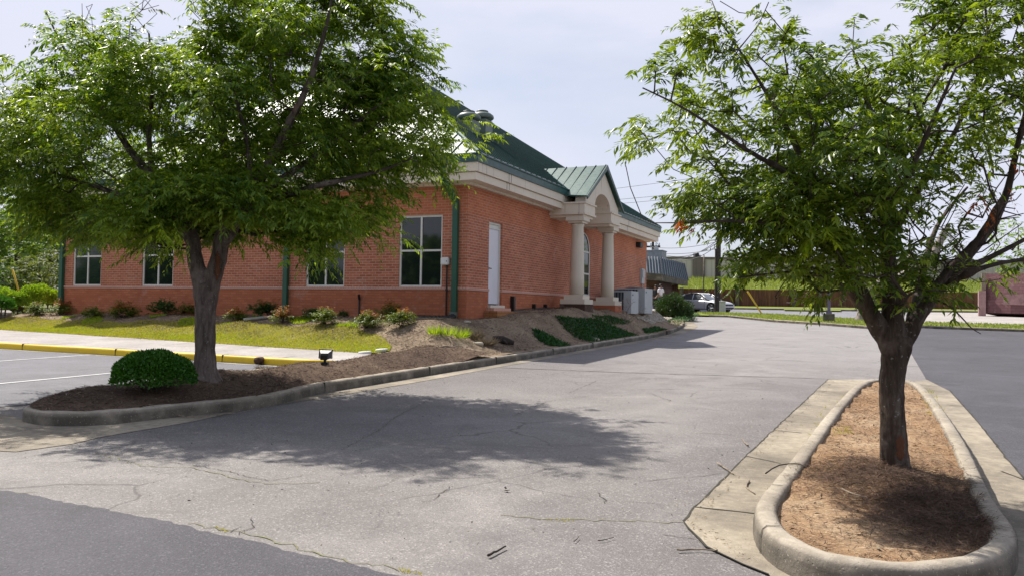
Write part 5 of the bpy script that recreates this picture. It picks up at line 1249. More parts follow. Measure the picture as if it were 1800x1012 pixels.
# pine straw drift on the right island
dr = lambda x, y: min(1, 1.25*math.exp(-((x-.38)**2/.10+(y-5.85)**2/.45))+.75*math.exp(-((x+.05)**2/.12+(y-6.6)**2/.2))+.03)
P = scatter(26000, ri, rg, ris_z, dr); P[:, 2] += rg.random(len(P))*.035; slivers('pine_straw', P, M['dstraw'], .05, .13, .0035, rg)
P = scatter(5000, ri, rg, ris_z); P[:, 2] += .004; slivers('straw_litter', P, M['straw'], .012, .05, .004, rg)
P = scatter(1500, ri, rg, ris_z); P[:, 2] += .004; slivers('wood_litter', P, M['rust'], .02, .07, .008, rg)
P = scatter(420, ri, rg, ris_z); P[:, 2] += .008; slivers('leaf_litter', P, M['straw'], .025, .055, .016, rg, .5)
P = scatter(260, ri, rg, ris_z); P[:, 2] += .008; slivers('leaf_litter', P, M['darkstick'], .02, .05, .012, rg, .5)
gl = [tuple(gp(*p)[:2]) for p in ((1455, 667), (1384, 734), (1311, 803), (1221, 893), (1205, 918), (1242, 962), (1303, 993), (1330, 985), (1270, 940), (1240, 905), (1330, 810), (1400, 738), (1470, 672))]
P = scatter(420, gl, rg, road_z); P[:, 2] += .016; slivers('leaf_litter', P, M['straw'], .015, .05, .008, rg, .3)
gl = [tuple(gp(*p)[:2]) for p in ((0, 850), (700, 990), (1200, 905), (1430, 670), (1000, 640), (530, 705), (240, 760), (0, 800))]
P = scatter(500, gl, rg, road_z); P[:, 2] += .006; slivers('leaf_litter', P, M['darkstick'], .01, .035, .008, rg, .4)
P = scatter(350, gl, rg, road_z); P[:, 2] += .006; slivers('leaf_litter', P, M['straw'], .01, .035, .009, rg, .4)
# lawn blades
def blades(name, pg, n, mat, h, rg, fn=bank_z, dens=None, w_=.008, dz=.015):
    P = scatter(n, pg, rg, fn, dens); P[:, 2] += dz; D = rg.normal(0, .45, (n, 3))+np.array([0, 0, 1.0]); N = rg.normal(0, 1, (n, 3))
    o = leaves(name, P, D, N, h*rg.uniform(.5, 1.2, n), w_*np.ones(n), mat, None, None, .3); o['kind'] = 'stuff'; return o
blades('grass', lawn_pts, 42000, M['grass'], .05, rg, w_=.010)
P = scatter(9000, lawn_pts, rg, dens=lambda x, y: min(1, max(.06, (y-float(yback(x))-.7)))*(.5+.5*math.sin(x*2.3+y*3))); P[:, 2] += .03; slivers('straw_litter', P, M['straw'], .04, .11, .012, rg)
br = lambda x, y: math.exp(-((y-(float(yback(x))+.45))**2)/.18)*(.35+.65*(math.sin(x*1.1)*.5+.5))
blades('grass', lawn_pts, 16000, M['fgrass'], .05, rg, dens=br, w_=.012)
wd = [(-25, 17.2), (-17, 16.9), (-11, 16.3), (-10.5, 17.2), (-17, 18.0), (-25, 18.3)]
blades('weeds', wd, 3000, M['lime'], .07, rg, dens=lambda x, y: 1 if math.sin(x*3.1)+math.sin(x*1.7+y*4) > 1.2 else 0, w_=.02)
vp = [(p[0], p[1]) for p in vfo]+[(p[0], p[1]) for p in vbo[::-1]]
vz = lambda x, y: road_z(x, y)+.10
blades('grass', vp, 9000, M['hillgrass'], .10, rg, fn=vz, w_=.05)
pgi = [gp(*p)[:2] for p in ((1405, 762), (1490, 700), (1500, 712), (1420, 800))]
blades('weeds', [tuple(p) for p in pgi], 120, M['grass'], .025, rg, fn=ris_z, dens=lambda x, y: 1 if math.sin(x*40)+math.sin(y*9) > .9 else .02, w_=.006)
pgi = [gp(*p)[:2] for p in ((1618, 700), (1640, 700), (1660, 745), (1630, 750))]
blades('weeds', [tuple(p) for p in pgi], 180, M['grass'], .045, rg, fn=ris_z, w_=.006)
pgi = [gp(*p)[:2] for p in ((1462, 776), (1495, 774), (1500, 790), (1465, 790))]
blades('weeds', [tuple(p) for p in pgi], 160, M['grass'], .022, rg, fn=ris_z, w_=.006)
for ps, n in (([(700, 998), (745, 1008), (740, 1012), (700, 1005)], 120), ([(380, 926), (402, 931), (400, 936), (380, 931)], 90), ([(960, 911), (1010, 913), (1010, 917), (960, 915)], 90)):
    pgi = [tuple(gp(*p)[:2]) for p in ps]; blades('weeds', pgi, n//2, M['grass'], .016, rg, fn=road_z, w_=.005, dz=.0)
# hedge at the left end of the building
def block(name, pxs, label, mat, seed, n, dpt, hpx, L=.09):
    (x0, x1, ybase, ytop) = pxs; d = dpt; rg_ = np.random.default_rng(seed); c = at((x0+x1)/2, ybase, d); w_ = (x1-x0)/2*d/F; h = (ybase-ytop)*d/F
    T = empty(name, c, label, 'hedge', None, YAW)
    P, v = leafball(rg_, n, w_, .8, h*.62, h*.42, .7, .07); P = P+np.clip(P, -1, 1)*0
    leaves('foliage', P, v+rg_.normal(0, .6, (n, 3))+np.array([0, 0, .6]), v+rg_.normal(0, .5, (n, 3)), L*rg_.uniform(.7, 1.3, n), L*.5*rg_.uniform(.7, 1.3, n), mat, T)
    bm = bmesh.new()
    for k in range(7): x = -w_*.8+w_*1.6*k/6; tube(bm, [(x, 0, -.1), (x*1.02, .05, h*.7)], [.03, .015], 5)
    fin('stems', bm, M['twig'], T, local=False)
block('hedge', (-50, 40, 546, 508), 'bright green hedge section nearest the left picture edge', M['hedge'], 61, 7000, 29, 1)
block('hedge', (34, 98, 545, 503), 'bright green hedge section touching the left downspout of the building', M['hedge'], 62, 6000, 29.5, 1)
block('hedge', (-40, 14, 549, 519), 'low dark green hedge in front of the bright hedge at picture edge', M['box'], 63, 4000, 27, 1)

# ================================================================== BACKGROUND
def bgtree(px, base_py, d, pts_px, mat, label, seed, n=260, R=.9, L=.30, W=.16, per=3, ground=None, dm=3.0, trunkr=.25, group=None):
    rg_ = np.random.default_rng(seed); c = at(px, base_py, d); org = (c.x, c.y, c.z)
    top = min(p[1] for p in pts_px); T1 = [(ap(px, base_py+6, d), trunkr), (ap(px, base_py-(base_py-top)*.25, d), trunkr*.8), (ap(px, base_py-(base_py-top)*.6, d), trunkr*.4), (ap(px, top+(base_py-top)*.12, d), trunkr*.12)]
    at_ = fill(pts_px, n, d, dm, 1.6, (), rg_)
    return tree('background_tree', label, 'tree', org, [T1], at_, mat, M['bark2'], dict(n=9, R=R, L=L, W=W, per=per, droopy=.6, jit=R*.35, back=0), seed, skel_rmax=.12, voxel=.06, disp=.03, group=group, seg=.9)
G_ = 'trees behind the left end of the building'
bgtree(30, 530, 46, [(-60, 380), (0, 372), (50, 375), (62, 410), (58, 470), (30, 500), (-60, 505)], M['farleaf'], 'pale fresh-green tree nearest the left picture edge behind the hedge', 71, 240, group=G_)
bgtree(88, 530, 52, [(48, 392), (80, 380), (120, 385), (135, 420), (130, 490), (90, 512), (50, 500)], M['farleaf'], 'mid-green tree directly left of the building corner downspout', 72, 240, group=G_)
bgtree(60, 532, 60, [(10, 350), (60, 320), (120, 330), (150, 400), (150, 500), (10, 500)], M['farleaf_d'], 'taller dark tree rising behind the mid-green tree by the downspout', 73, 260, group=G_)
bgtree(-10, 530, 58, [(-120, 330), (-40, 300), (20, 330), (30, 420), (10, 500), (-120, 505)], M['farleaf_d'], 'tall dark tree half cut off by the left picture edge', 74, 260, group=G_)
bgtree(70, 530, 42, [(20, 462), (70, 450), (125, 452), (135, 500), (120, 522), (30, 522)], leafm('olive_leaf', (.09, .13, .04), (.14, .18, .06), (.2, .24, .09), .4, .6), 'low olive-green bushy tree just above the hedge', 75, 160, R=.5, L=.2, W=.1, group=G_, dm=1.5, trunkr=.1)
bgtree(5, 530, 41, [(-60, 470), (0, 462), (22, 475), (25, 522), (-60, 525)], M['farleaf_d'], 'low dark shrubby tree above the hedge at the left picture edge', 76, 130, R=.5, L=.2, W=.1, group=G_, dm=1.5, trunkr=.1)
# yellow guy-wire guards
for (a, b, d, lab) in (((22, 474), (32, 508), 38, 'slanted yellow guy-wire guard in front of the left trees'), ((1314, 512), (1341, 554), 58, 'slanted yellow guy-wire guard standing in the far verge')):
    p, q = at(*a, d), at(*b, d); bm = bmesh.new(); tube(bm, [p-q, Vector((0, 0, 0)), (q-p)*.08], .045 if d < 50 else .06, 8); o = fin('guy_guard', bm, M['guard'], smooth=True); o.location = q; tag(o, lab, 'guy guard')
# concrete pad left of the bed
bm = bmesh.new(); pts = [at(px, py, 27.2+(553-py)*.10) for px, py in ((-60, 553), (8, 553), (17, 551), (21, 547), (16, 544.5), (-60, 543.5))]; poly(bm, pts); poly(bm, [p-Vector((0, 0, .25)) for p in pts][::-1])
for i in range(6):
    a_, b_ = pts[i], pts[(i+1) % 6]; poly(bm, [a_, b_, b_-Vector((0, 0, .25)), a_-Vector((0, 0, .25))])
fin('pavement', bm, M['walk'], kind='structure')
# grass slope behind the fence
DF = 84.0; DB = 112.0
bm = bmesh.new(); cols = []
for px in range(900, 2300, 50):
    cols.append([bm.verts.new(at(px, py+(px-1300)*.010, d)) for py, d in ((545, DF+1.5), (524, DF+3), (505, DF+14), (489, DB-1), (487, DB+6))])
for a, b in zip(cols, cols[1:]):
    for k in range(4): bm.faces.new((a[k], b[k], b[k+1], a[k+1]))
fin('grass_slope', bm, M['farturf'], kind='structure', smooth=True)
rgc = np.random.default_rng(3); n = 30000; px = rgc.uniform(1150, 1900, n); t = rgc.random(n)**.8; py = 510-22*t; dd = DF+9+(DB-DF-12)*t
rr_ = _f[None]+RR[None]*((px-900)/F)[:, None]-UU[None]*((py+(px-1300)*.010-506)/F)[:, None]; P = CAM+rr_*dd[:, None]-np.array([0, 0, .5])
o = leaves('tall_grass', P, rgc.normal(0, .3, (n, 3))+np.array([0, 0, 1.]), rgc.normal(0, 1, (n, 3)), rgc.uniform(.3, .9, n), .10*np.ones(n), M['hillgrass']); o['kind'] = 'stuff'
# fence with pale posts
def quadwall(bm, pa, pb, pc, pd, th):
    v = [Vector(p) for p in (pa, pb, pc, pd)]; nrm = (v[1]-v[0]).cross(v[3]-v[0]).normalized()*th; w_ = [bm.verts.new(p) for p in v]; x_ = [bm.verts.new(p+nrm) for p in v]
    bm.faces.new(w_); bm.faces.new(x_[::-1])
    for k in range(4): bm.faces.new((w_[k], w_[(k+1) % 4], x_[(k+1) % 4], x_[k]))
def wallz(px0, px1, d0, d1, py0t, py0b, py1t, py1b, n, bm, th=.12):
    for i in range(n):
        s0, s1 = i/n, (i+1)/n; f_ = lambda s, a, b: a+(b-a)*s; g = .04
        quadwall(bm, at(f_(s0, px0, px1)+g, f_(s0, py0b, py1b), f_(s0, d0, d1)), at(f_(s1, px0, px1)-g, f_(s1, py0b, py1b), f_(s1, d0, d1)), at(f_(s1, px0, px1)-g, f_(s1, py0t, py1t), f_(s1, d0, d1)), at(f_(s0, px0, px1)+g, f_(s0, py0t, py1t)+((i*7) % 3-1)*.2, f_(s0, d0, d1)), -th)
fe = empty('fence', at(1400, 541, DF), 'long rust-brown board fence with pale posts below the grassy slope', 'fence')
bm = bmesh.new(); wallz(1176, 1722, DF, DF-4, 506.5, 538, 514, 547, 90, bm); fin('board_panel', bm, M['fence'], fe)
for px in (1198, 1296, 1395, 1441, 1540, 1640):
    s = (px-1176)/546; bm = bmesh.new(); c = at(px, 538+9*s+1, DF-4*s-.25); h = 34*DF/F; box(bm, c.x-.17, c.x+.17, c.y-.17, c.y+.10, c.z-.2, c.z+h); bev(bm, .02); fin('post', bm, M['gutter'], fe)
# small dark board enclosure beside the brick building behind
bm = bmesh.new(); quadwall(bm, at(1160, 530, 66), at(1191.5, 530, 66), at(1191.5, 500, 66), at(1160, 500, 66), .1); o = fin('board_screen', bm, M['fence']); tag(o, 'short dark board screen beside the old brick building, above the evergreen shrub', 'screen')
# beige metal-clad building on the hill
W_ = empty('warehouse', at(1400, 490, DB), 'long beige metal-clad warehouse with brown bays on top of the grassy slope', 'building')
def onwall(bm, px0, px1, py0, py1, d, th=.3, sl=.010):
    q = lambda px, py: at(px, py+(px-1300)*sl, d); quadwall(bm, q(px0, py1), q(px1, py1), q(px1, py0), q(px0, py0), -th)
bm = bmesh.new(); onwall(bm, 1040, 2200, 456.5, 494, DB, 6); wl = fin('wall', bm, M['cladding'], W_)
me = wl.data
bm = bmesh.new(); onwall(bm, 1040, 2202, 452.5, 456.2, DB-.15, 6.3); fin('parapet', bm, M['bay'], W_)
for a, b in ((1218, 1240), (1303, 1316), (1655, 1700)):
    bm = bmesh.new(); onwall(bm, a, b, 456.6, 494, DB-.2, .3); fin('bay', bm, M['bay'], W_)
for a, b, c in ((1222, 1229, 446), (1229.5, 1232, 449), (1281, 1289, 446), (1292, 1294, 450)):
    bm = bmesh.new(); onwall(bm, a, b, c, 452.6, DB+1, 1.2); fin('roof_unit', bm, M['black'] if b-a > 5 else M['acgrey'], W_)
# purple-red painted block building at the right edge
d_ = 58; PB = empty('painted_building', at(1760, 548, d_), 'purple-red painted block building at the right edge with a faded patch', 'building')
bm = bmesh.new(); quadwall(bm, at(1722, 549, d_), at(1900, 552.5, d_-6), at(1900, 479, d_-6), at(1732, 481, d_), -4); fin('wall', bm, M['purple'], PB)
bm = bmesh.new(); c = at(1726, 549, d_-.3); box(bm, c.x-.22, c.x+.22, c.y-.25, c.y+.3, c.z-.3, c.z+38*d_/F); fin('pillar', bm, simple('pink_block', (.42, .26, .25), .9, .2, 5), PB)
bm = bmesh.new(); c = at(1729, 505, d_-.2); box(bm, c.x-.14, c.x+.14, c.y-.1, c.y+.1, c.z-.2, c.z+1.0); fin('post', bm, M['woodstick'], PB)
bm = bmesh.new(); quadwall(bm, at(1763, 535, d_-1.6), at(1800, 536, d_-2.9), at(1800, 517, d_-2.9), at(1763, 517, d_-1.6), -.02); fin('faded_patch', bm, simple('faded_paint', (.30, .17, .175), .9, .3, 2.5), PB)
# mansard-roofed old brick building behind the far corner
d_ = 60; OB = empty('old_brick_building', at(1160, 540, d_), 'low old brick building with blue-grey mansard roof behind the far corner', 'building')
e0 = at(1090, 481, d_-3); cA = at(1172, 486, d_-4); cB = at(1207, 496, d_+8)
bm = bmesh.new(); zt = 0
def bandpoly(bm, ptsb, ptst):
    for i in range(len(ptsb)-1): poly(bm, [ptsb[i], ptsb[i+1], ptst[i+1], ptst[i]])
bot = [at(1080, 476, d_-4), at(1163, 482, d_-4), at(1209, 493, d_+6), at(1209, 493, d_+24)]
top = [at(1080, 449, d_-3), at(1160, 452, d_-3), at(1202, 463, d_+6), at(1202, 463, d_+24)]
mm = bmesh.new(); bandpoly(mm, bot, top); poly(mm, [top[0], top[1], top[2], top[3]]); fin('mansard_roof', mm, M['mansard'], OB)
mm = bmesh.new()
for (b0, b1, t0, t1, n) in ((bot[0], bot[1], top[0], top[1], 16), (bot[1], bot[2], top[1], top[2], 12)):
    for k in range(n+1):
        s = k/n; p = b0.lerp(b1, s); q = t0.lerp(t1, s); tube(mm, [p+Vector((.05, -.05, 0)), q+Vector((.05, -.05, 0))], .05, 4)
fin('roof_rib', mm, M['mansard'], OB)
b2_ = [p-Vector((0, 0, .45)) for p in bot]; mm = bmesh.new(); bandpoly(mm, b2_, bot); poly(mm, [b2_[0], b2_[1], b2_[2], b2_[3]]); fin('fascia', mm, M['gutter'], OB)
mm = bmesh.new(); wtop = [at(1080, 480, d_-1), at(1156, 488, d_-1), at(1181.5, 494, d_+6), at(1181.5, 494, d_+22)]; wbot = [Vector((p.x, p.y, p.z-3.4)) for p in wtop]; bandpoly(mm, wbot, [p+Vector((0, 0, .6)) for p in wtop]); fin('wall', mm, M['oldbrick'], OB)
mm = bmesh.new(); c = at(1155, 452, d_+5); box(mm, c.x-.8, c.x+.6, c.y-.8, c.y+.6, c.z-1.0, c.z+.42); box(mm, c.x-.85, c.x+.65, c.y-.85, c.y+.65, c.z+.42, c.z+.5); fin('roof_unit', mm, M['acframe'], OB)
# power poles and cables
def cable(a, b, d0, d1, sag, name, lab, r=.022):
    p, q = at(*a, d0), at(*b, d1); bm = bmesh.new(); n = 18; pts = [p.lerp(q, k/n)-Vector((0, 0, sag*4*(k/n)*(1-k/n))) for k in range(n+1)]; tube(bm, pts, r, 5); o = fin(name, bm, M['wire']); tag(o, lab, 'cable', 'overhead cables'); return o
cable((960, 346), (1900, 196), 74, 60, .5, 'cable', 'topmost of the three high cables crossing the open sky', .016)
cable((960, 360), (1900, 222), 74, 60, .9, 'cable', 'middle one of the three high cables crossing the open sky', .016)
cable((960, 367), (1900, 232), 74, 60, .9, 'cable', 'lowest of the three high cables crossing the open sky', .016)
cable((1143, 434), (1265, 424), 78, 62, .3, 'cable', 'uppermost low cable between the distant pole and lamp pole', .024)
cable((1143, 436), (1265, 424), 78, 62, 1.0, 'cable', 'second low cable sagging between the distant pole and lamp pole', .024)
cable((1146, 443), (1265, 436), 78, 62, .3, 'cable', 'third low cable from the distant pole crossing above warehouse', .024)
cable((1150, 452), (1265, 420), 78, 62, .8, 'cable', 'lowest steep cable rising from distant pole to lamp pole', .024)
cable((1190, 456), (1265, 428), 78, 62, .5, 'cable', 'short cable climbing from the warehouse roofline to lamp pole', .024)
c = at(1146.5, 540, 78); PP = empty('utility_pole', c, 'distant wooden utility pole with transformer above the old brick building', 'utility pole')
u_ = 78/F; bm = bmesh.new(); tube(bm, [(0, 0, 0), (0, 0, 117*u_)], [.16, .11], 10); fin('pole', bm, M['woodpole'], PP, local=False)
bm = bmesh.new(); box(bm, -.7, .7, -.06, .06, 105*u_, 108*u_); fin('crossarm', bm, M['woodpole'], PP, local=False)
bm = bmesh.new(); lathe(bm, (.32, 0, 93*u_), [(.2, 0), (.24, .05), (.24, .65), (.15, .75)], 14); fin('transformer', bm, M['acgrey'], PP, local=False)
bm = bmesh.new()
for x in (-.6, -.2, .3, .62): tube(bm, [(x, 0, 108*u_), (x, 0, 108*u_+.25)], .05, 6)
tube(bm, [(.1, 0, 116*u_), (.45, 0, 112*u_), (.65, 0, 104*u_)], .03, 5); fin('insulator', bm, M['acgrey'], PP, local=False)
d_ = 57.5; c = at(1262, 553, d_); SP = empty('lamp_pole', c, 'dark wooden pole with amber area lamp beside the silver car', 'lamp pole'); u_ = d_/F
bm = bmesh.new(); tube(bm, [(0, 0, -.2), (0, 0, 205*u_)], [.19, .14], 14); fin('pole', bm, M['woodpole'], SP, local=False)
bm = bmesh.new(); tube(bm, [(-.19, -.08, -.1), (-.19, -.08, 115*u_)], .05, 8); tube(bm, [(-.38, -.1, -.1), (-.21, -.1, .5)], .04, 6); poly(bm, [(-.42, -.1, -.1), (-.2, -.1, -.1), (-.2, -.1, .62)]); fin('conduit', bm, M['gutter'], SP, local=False)
bm = bmesh.new(); tube(bm, [(0, 0, 186*u_), (-.3, 0, 184*u_), (-.5, 0, 181*u_)], .03, 6); tube(bm, [(-.55, 0, 184*u_), (-.55, 0, 190*u_)], .03, 6); fin('bracket', bm, M['steel'], SP, local=False)
bm = bmesh.new(); lathe(bm, (-.3, -.1, 172*u_), [(.05, 0), (.26, .08), (.33, .2), (.3, .30), (.12, .36)], 16); fin('lens', bm, M['lampglobe'], SP, smooth=True, local=False)
bm = bmesh.new(); box(bm, -.05, .05, -.21, -.18, 1.25, 1.28); fin('step_bolt', bm, M['steel'], SP, local=False)
d_ = 56.5; c = at(1270, 552.5, d_); bm = bmesh.new(); u_ = d_/F; box(bm, -.19, .19, -.16, .16, -.1, 22*u_); box(bm, -.21, .21, -.18, .18, 22*u_, 24*u_); bev(bm, .015); o = fin('utility_pedestal', bm, simple('pale_green_plastic', (.46, .48, .42), .6, .12, 5)); o.location = c; tag(o, 'pale green utility pedestal box at the foot of the lamp pole', 'utility box')
d_ = 70; c = at(1236.5, 540, d_); bm = bmesh.new(); tube(bm, [(0, 0, 0), (0, 0, 92*d_/F)], .05, 8); o = fin('flagpole', bm, M['gutter'], smooth=True); o.location = c; tag(o, 'thin pale pole rising behind the roof of the silver car', 'pole')
# parking-lot lamp on concrete base
c = gp(1457, 565, .1); u_ = float(np.dot(np.array(c)-CAM, _f))/F; LP = empty('parking_lamp', c, 'violet-grey steel lamp post on a square concrete base in the verge', 'lamp post')
bm = bmesh.new(); box(bm, -9.3*u_, 9.3*u_, -9.3*u_, 9.3*u_, -.3, 14.5*u_); bev(bm, .02); fin('base', bm, simple('dark_concrete', (.13, .115, .10), .95, .3, 4), LP, local=False)
bm = bmesh.new(); box(bm, -4.6*u_, 4.6*u_, -4.6*u_, 4.6*u_, 14.5*u_, 19*u_); box(bm, -2.6*u_, 2.6*u_, -2.6*u_, 2.6*u_, 19*u_, 230*u_); fin('post', bm, M['purplepole'], LP, local=False)
bm = bmesh.new(); box(bm, -5*u_, 22*u_, -7*u_, 7*u_, 228*u_, 236*u_); fin('lamp_head', bm, M['purplepole'], LP, local=False)
# bare pale tree beyond the verge
db = float(np.dot(np.array(gp(1512, 566))-CAM, _f)); LB = lambda px, py, o=0: ap(px, py, db+o); bmx = db/F
rgd = np.random.default_rng(15)
limbsB = [[(LB(1512, 574), 15*bmx), (LB(1516, 556), 11*bmx), (LB(1524, 530), 9*bmx), (LB(1545, 500), 8.5*bmx), (LB(1590, 485), 8*bmx), (LB(1630, 462), 8*bmx), (LB(1652, 425), 7*bmx), (LB(1668, 395), 4*bmx), (LB(1690, 360), 2*bmx)],
          [(LB(1524, 530), 6*bmx), (LB(1515, 490), 5*bmx), (LB(1500, 440), 3*bmx), (LB(1490, 380), 1.5*bmx)], [(LB(1590, 485), 5*bmx), (LB(1600, 440, 1), 4*bmx), (LB(1590, 390, 1), 2*bmx)]]
atB = [LB(rgd.uniform(1530, 1800), rgd.uniform(330, 500), rgd.uniform(-4, 4)) for _ in range(130)]+[LB(rgd.uniform(1470, 1570), rgd.uniform(480, 550), rgd.uniform(-2, 2)) for _ in range(40)]
lfB = [LB(rgd.uniform(1520, 1620), rgd.uniform(480, 520), rgd.uniform(-2, 2)) for _ in range(10)]
tree('bare_tree', 'pale nearly leafless leaning tree seen through the limbs of the right tree', 'tree', tuple(LB(1512, 572)), limbsB, lfB, M['farleaf'], M['paletwig'], dict(n=8, R=.5, L=.2, W=.08, per=1), 44, twig=M['paletwig'], bare=atB, voxel=.06, disp=.03, seg=.7, skel_rmax=.09)
bgtree(1790, 500, 70, [(1740, 400), (1770, 388), (1860, 380), (1900, 500), (1760, 480), (1735, 440)], M['hedge'], 'fresh green tree above the purple-red building at the right edge', 78, 160, R=.7, L=.26, W=.13, dm=2.5, trunkr=.15)
# woods across the road behind the photographer, mirrored in the front windows
rgw = np.random.default_rng(8); n = 42000; xx = rgw.uniform(-190, 60, n); tt = rgw.random(n)**.7; hh = 8+2.5*np.sin(xx*.13)+2*np.sin(xx*.37+1)+rgw.normal(0, .8, n)
P = np.stack([xx, -45+rgw.uniform(-4, 4, n), -1+hh*tt], 1); o = leaves('woods', P, rgw.normal(0, 1, (n, 3)), rgw.normal(0, 1, (n, 3)), rgw.uniform(1, 1.8, n), rgw.uniform(.6, 1.1, n), M['farleaf_d']); o['kind'] = 'stuff'

# ================================================================== SILVER SALOON CAR
def car(loc, rz, label):
    T = empty('parked_car', loc, label, 'car', rz=rz)
    # stations along the length (x forward): x, half width at sill, half width at shoulder, sill z, bumper/shoulder z, deck z (bonnet/boot)
    st = [(2.36, .55, .60, .32, .52, .60), (2.30, .72, .74, .22, .58, .70), (2.05, .82, .84, .20, .66, .78), (1.7, .86, .89, .20, .74, .84), (1.2, .88, .91, .20, .80, .92), (.75, .89, .92, .20, .85, .98),
          (.2, .89, .92, .20, .88, .98), (-.5, .89, .92, .20, .90, 1.0), (-1.2, .88, .92, .20, .92, 1.01), (-1.7, .86, .90, .22, .93, 1.03), (-2.1, .82, .84, .26, .90, 1.02), (-2.32, .72, .74, .34, .80, .96), (-2.38, .6, .62, .40, .7, .80)]
    bm = bmesh.new(); rows = []
    for (x, ws, wd_, zs, zh, zd) in st:
        pr = [(-ws*.9, zs), (-ws, zs+.06), (-wd_, (zs+zh)/2), (-wd_, zh-.05), (-wd_*.95, zh+.02), (-wd_*.72, zd-.01), (0, zd+.02)]; pr = pr+[(-a, b) for a, b in pr[-2::-1]]
        rows.append([bm.verts.new((x, a, b)) for a, b in pr])
    for a, b in zip(rows, rows[1:]):
        for k in range(len(a)-1): bm.faces.new((a[k], a[k+1], b[k+1], b[k]))
        bm.faces.new((a[-1], a[0], b[0], b[-1]))
    bm.faces.new(rows[0]); bm.faces.new(rows[-1][::-1])
    body = fin('body', bm, M['carpaint'], T, smooth=True, local=False); s = body.modifiers.new('sub', 'SUBSURF'); s.levels = s.render_levels = 1
    def green(name, sc, mat, dz=0, par=None):
        bm = bmesh.new(); gh = [(1.12, .66, .93), (.95, .70, .98), (.35, .62, 1.33), (-.1, .60, 1.42), (-.7, .60, 1.42), (-1.2, .60, 1.34), (-1.75, .66, 1.06), (-1.95, .62, 1.0)]; rows = []
        for (x, wv, z) in gh:
            low = .92; pr = [(-.84*sc, low), (-(.84*.4+wv*.6)*sc, (low+z)/2), (-wv*sc, z-.03), (-wv*.8*sc, z+dz), (0, z+.02+dz)]; pr = pr+[(-a, b) for a, b in pr[-2::-1]]
            rows.append([bm.verts.new((x*(.985 if sc < 1 else 1), a, max(low, b))) for a, b in pr])
        for a, b in zip(rows, rows[1:]):
            for k in range(len(a)-1): bm.faces.new((a[k], a[k+1], b[k+1], b[k]))
        return fin(name, bm, mat, par or T, smooth=True, local=False)
    green('windows', .985, M['carglass'])
    # roof skin and pillars over the glass
    bm = bmesh.new(); R_ = [(.33, .60, 1.345), (-.1, .605, 1.435), (-.7, .605, 1.435), (-1.22, .60, 1.355)]; rows = [[bm.verts.new((x, a, z-(.02 if abs(a) > wv*.9 else -.012))) for a in (-wv, -wv*.8, 0, wv*.8, wv)] for x, wv, z in R_]
    for a, b in zip(rows, rows[1:]):
        for k in range(4): bm.faces.new((a[k], a[k+1], b[k+1], b[k]))
    for s_ in (-1, 1):
        for (p, q, r_2) in (((1.02, .80, .95), (.33, .605, 1.33), .035), ((-.35, .85, .93), (-.38, .60, 1.40), .035), ((-1.22, .60, 1.33), (-1.85, .80, .98), .06), ((.33, .605, 1.335), (-.1, .61, 1.42), .03), ((-.1, .61, 1.42), (-.7, .61, 1.42), .03), ((-.7, .61, 1.42), (-1.22, .605, 1.34), .03)):
            tube(bm, [(p[0], p[1]*s_, p[2]), (q[0], q[1]*s_, q[2])], r_2, 6)
    fin('roof', bm, M['carpaint'], T, smooth=True, local=False)
    for (wx, wy) in ((1.42, .80), (1.42, -.80), (-1.38, .80), (-1.38, -.80)):
        sg = 1 if wy > 0 else -1; bm = bmesh.new(); tube(bm, [(wx, wy-.10*sg, .33), (wx, wy+.125*sg, .33)], .33, 24); wt = fin('wheel', bm, M['tyre'], T, smooth=False, local=False)
        bm = bmesh.new(); tube(bm, [(wx, wy+.126*sg, .33), (wx, wy+.132*sg, .33)], .07, 10)
        for k in range(5):
            a = 2*PI*k/5; tube(bm, [(wx, wy+.13*sg, .33), (wx+.23*math.cos(a), wy+.13*sg, .33+.23*math.sin(a))], [.04, .055], 5)
        ring_ = [(wx+.235*math.cos(2*PI*k/20), wy+.128*sg, .33+.235*math.sin(2*PI*k/20)) for k in range(21)]; tube(bm, ring_, .018, 5); r__ = fin('rim', bm, M['steel'], wt, local=False)
        bm = bmesh.new(); tube(bm, [(wx, wy+.05*sg, .36), (wx, wy+.118*sg, .36)], .39, 24); fin('wheel_arch', bm, M['black'], T, local=False)
    for s_ in (-1, 1):
        bm = bmesh.new(); bmesh.ops.create_icosphere(bm, subdivisions=2, radius=.12, matrix=Matrix.Translation((2.17, .60*s_, .63)) @ Matrix.Diagonal((1.3, 1.5, .62, 1))); fin('headlight', bm, M['greyplastic'], T, smooth=True, local=False)
        bm = bmesh.new(); box(bm, .62, .80, min(.92*s_, 1.08*s_), max(.92*s_, 1.08*s_), .96, 1.07); bev(bm, .03, 2); fin('wing_mirror', bm, M['carpaint'], T, smooth=True, local=False)
        bm = bmesh.new()
        for x in (.55, -.42): box(bm, x-.09, x+.09, min(.925*s_, .945*s_), max(.925*s_, .945*s_), .80, .83)
        fin('door_handle', bm, M['steel'], T, local=False)
        bm = bmesh.new()
        for x in (.82, -.36, -1.3): box(bm, x-.006, x+.006, min(.90*s_, .926*s_), max(.90*s_, .926*s_), .3, .86)
        fin('door_seam', bm, M['black'], T, local=False)
    bm = bmesh.new(); box(bm, 2.30, 2.40, -.42, .42, .50, .60); box(bm, 2.30, 2.385, -.5, .5, .28, .38); fin('grille', bm, M['black'], T, local=False)
cz = at(1236, 548.6, 61); car((cz.x, cz.y, cz.z), YAW-math.radians(52), 'silver four-door saloon parked behind the pole and evergreen shrub')

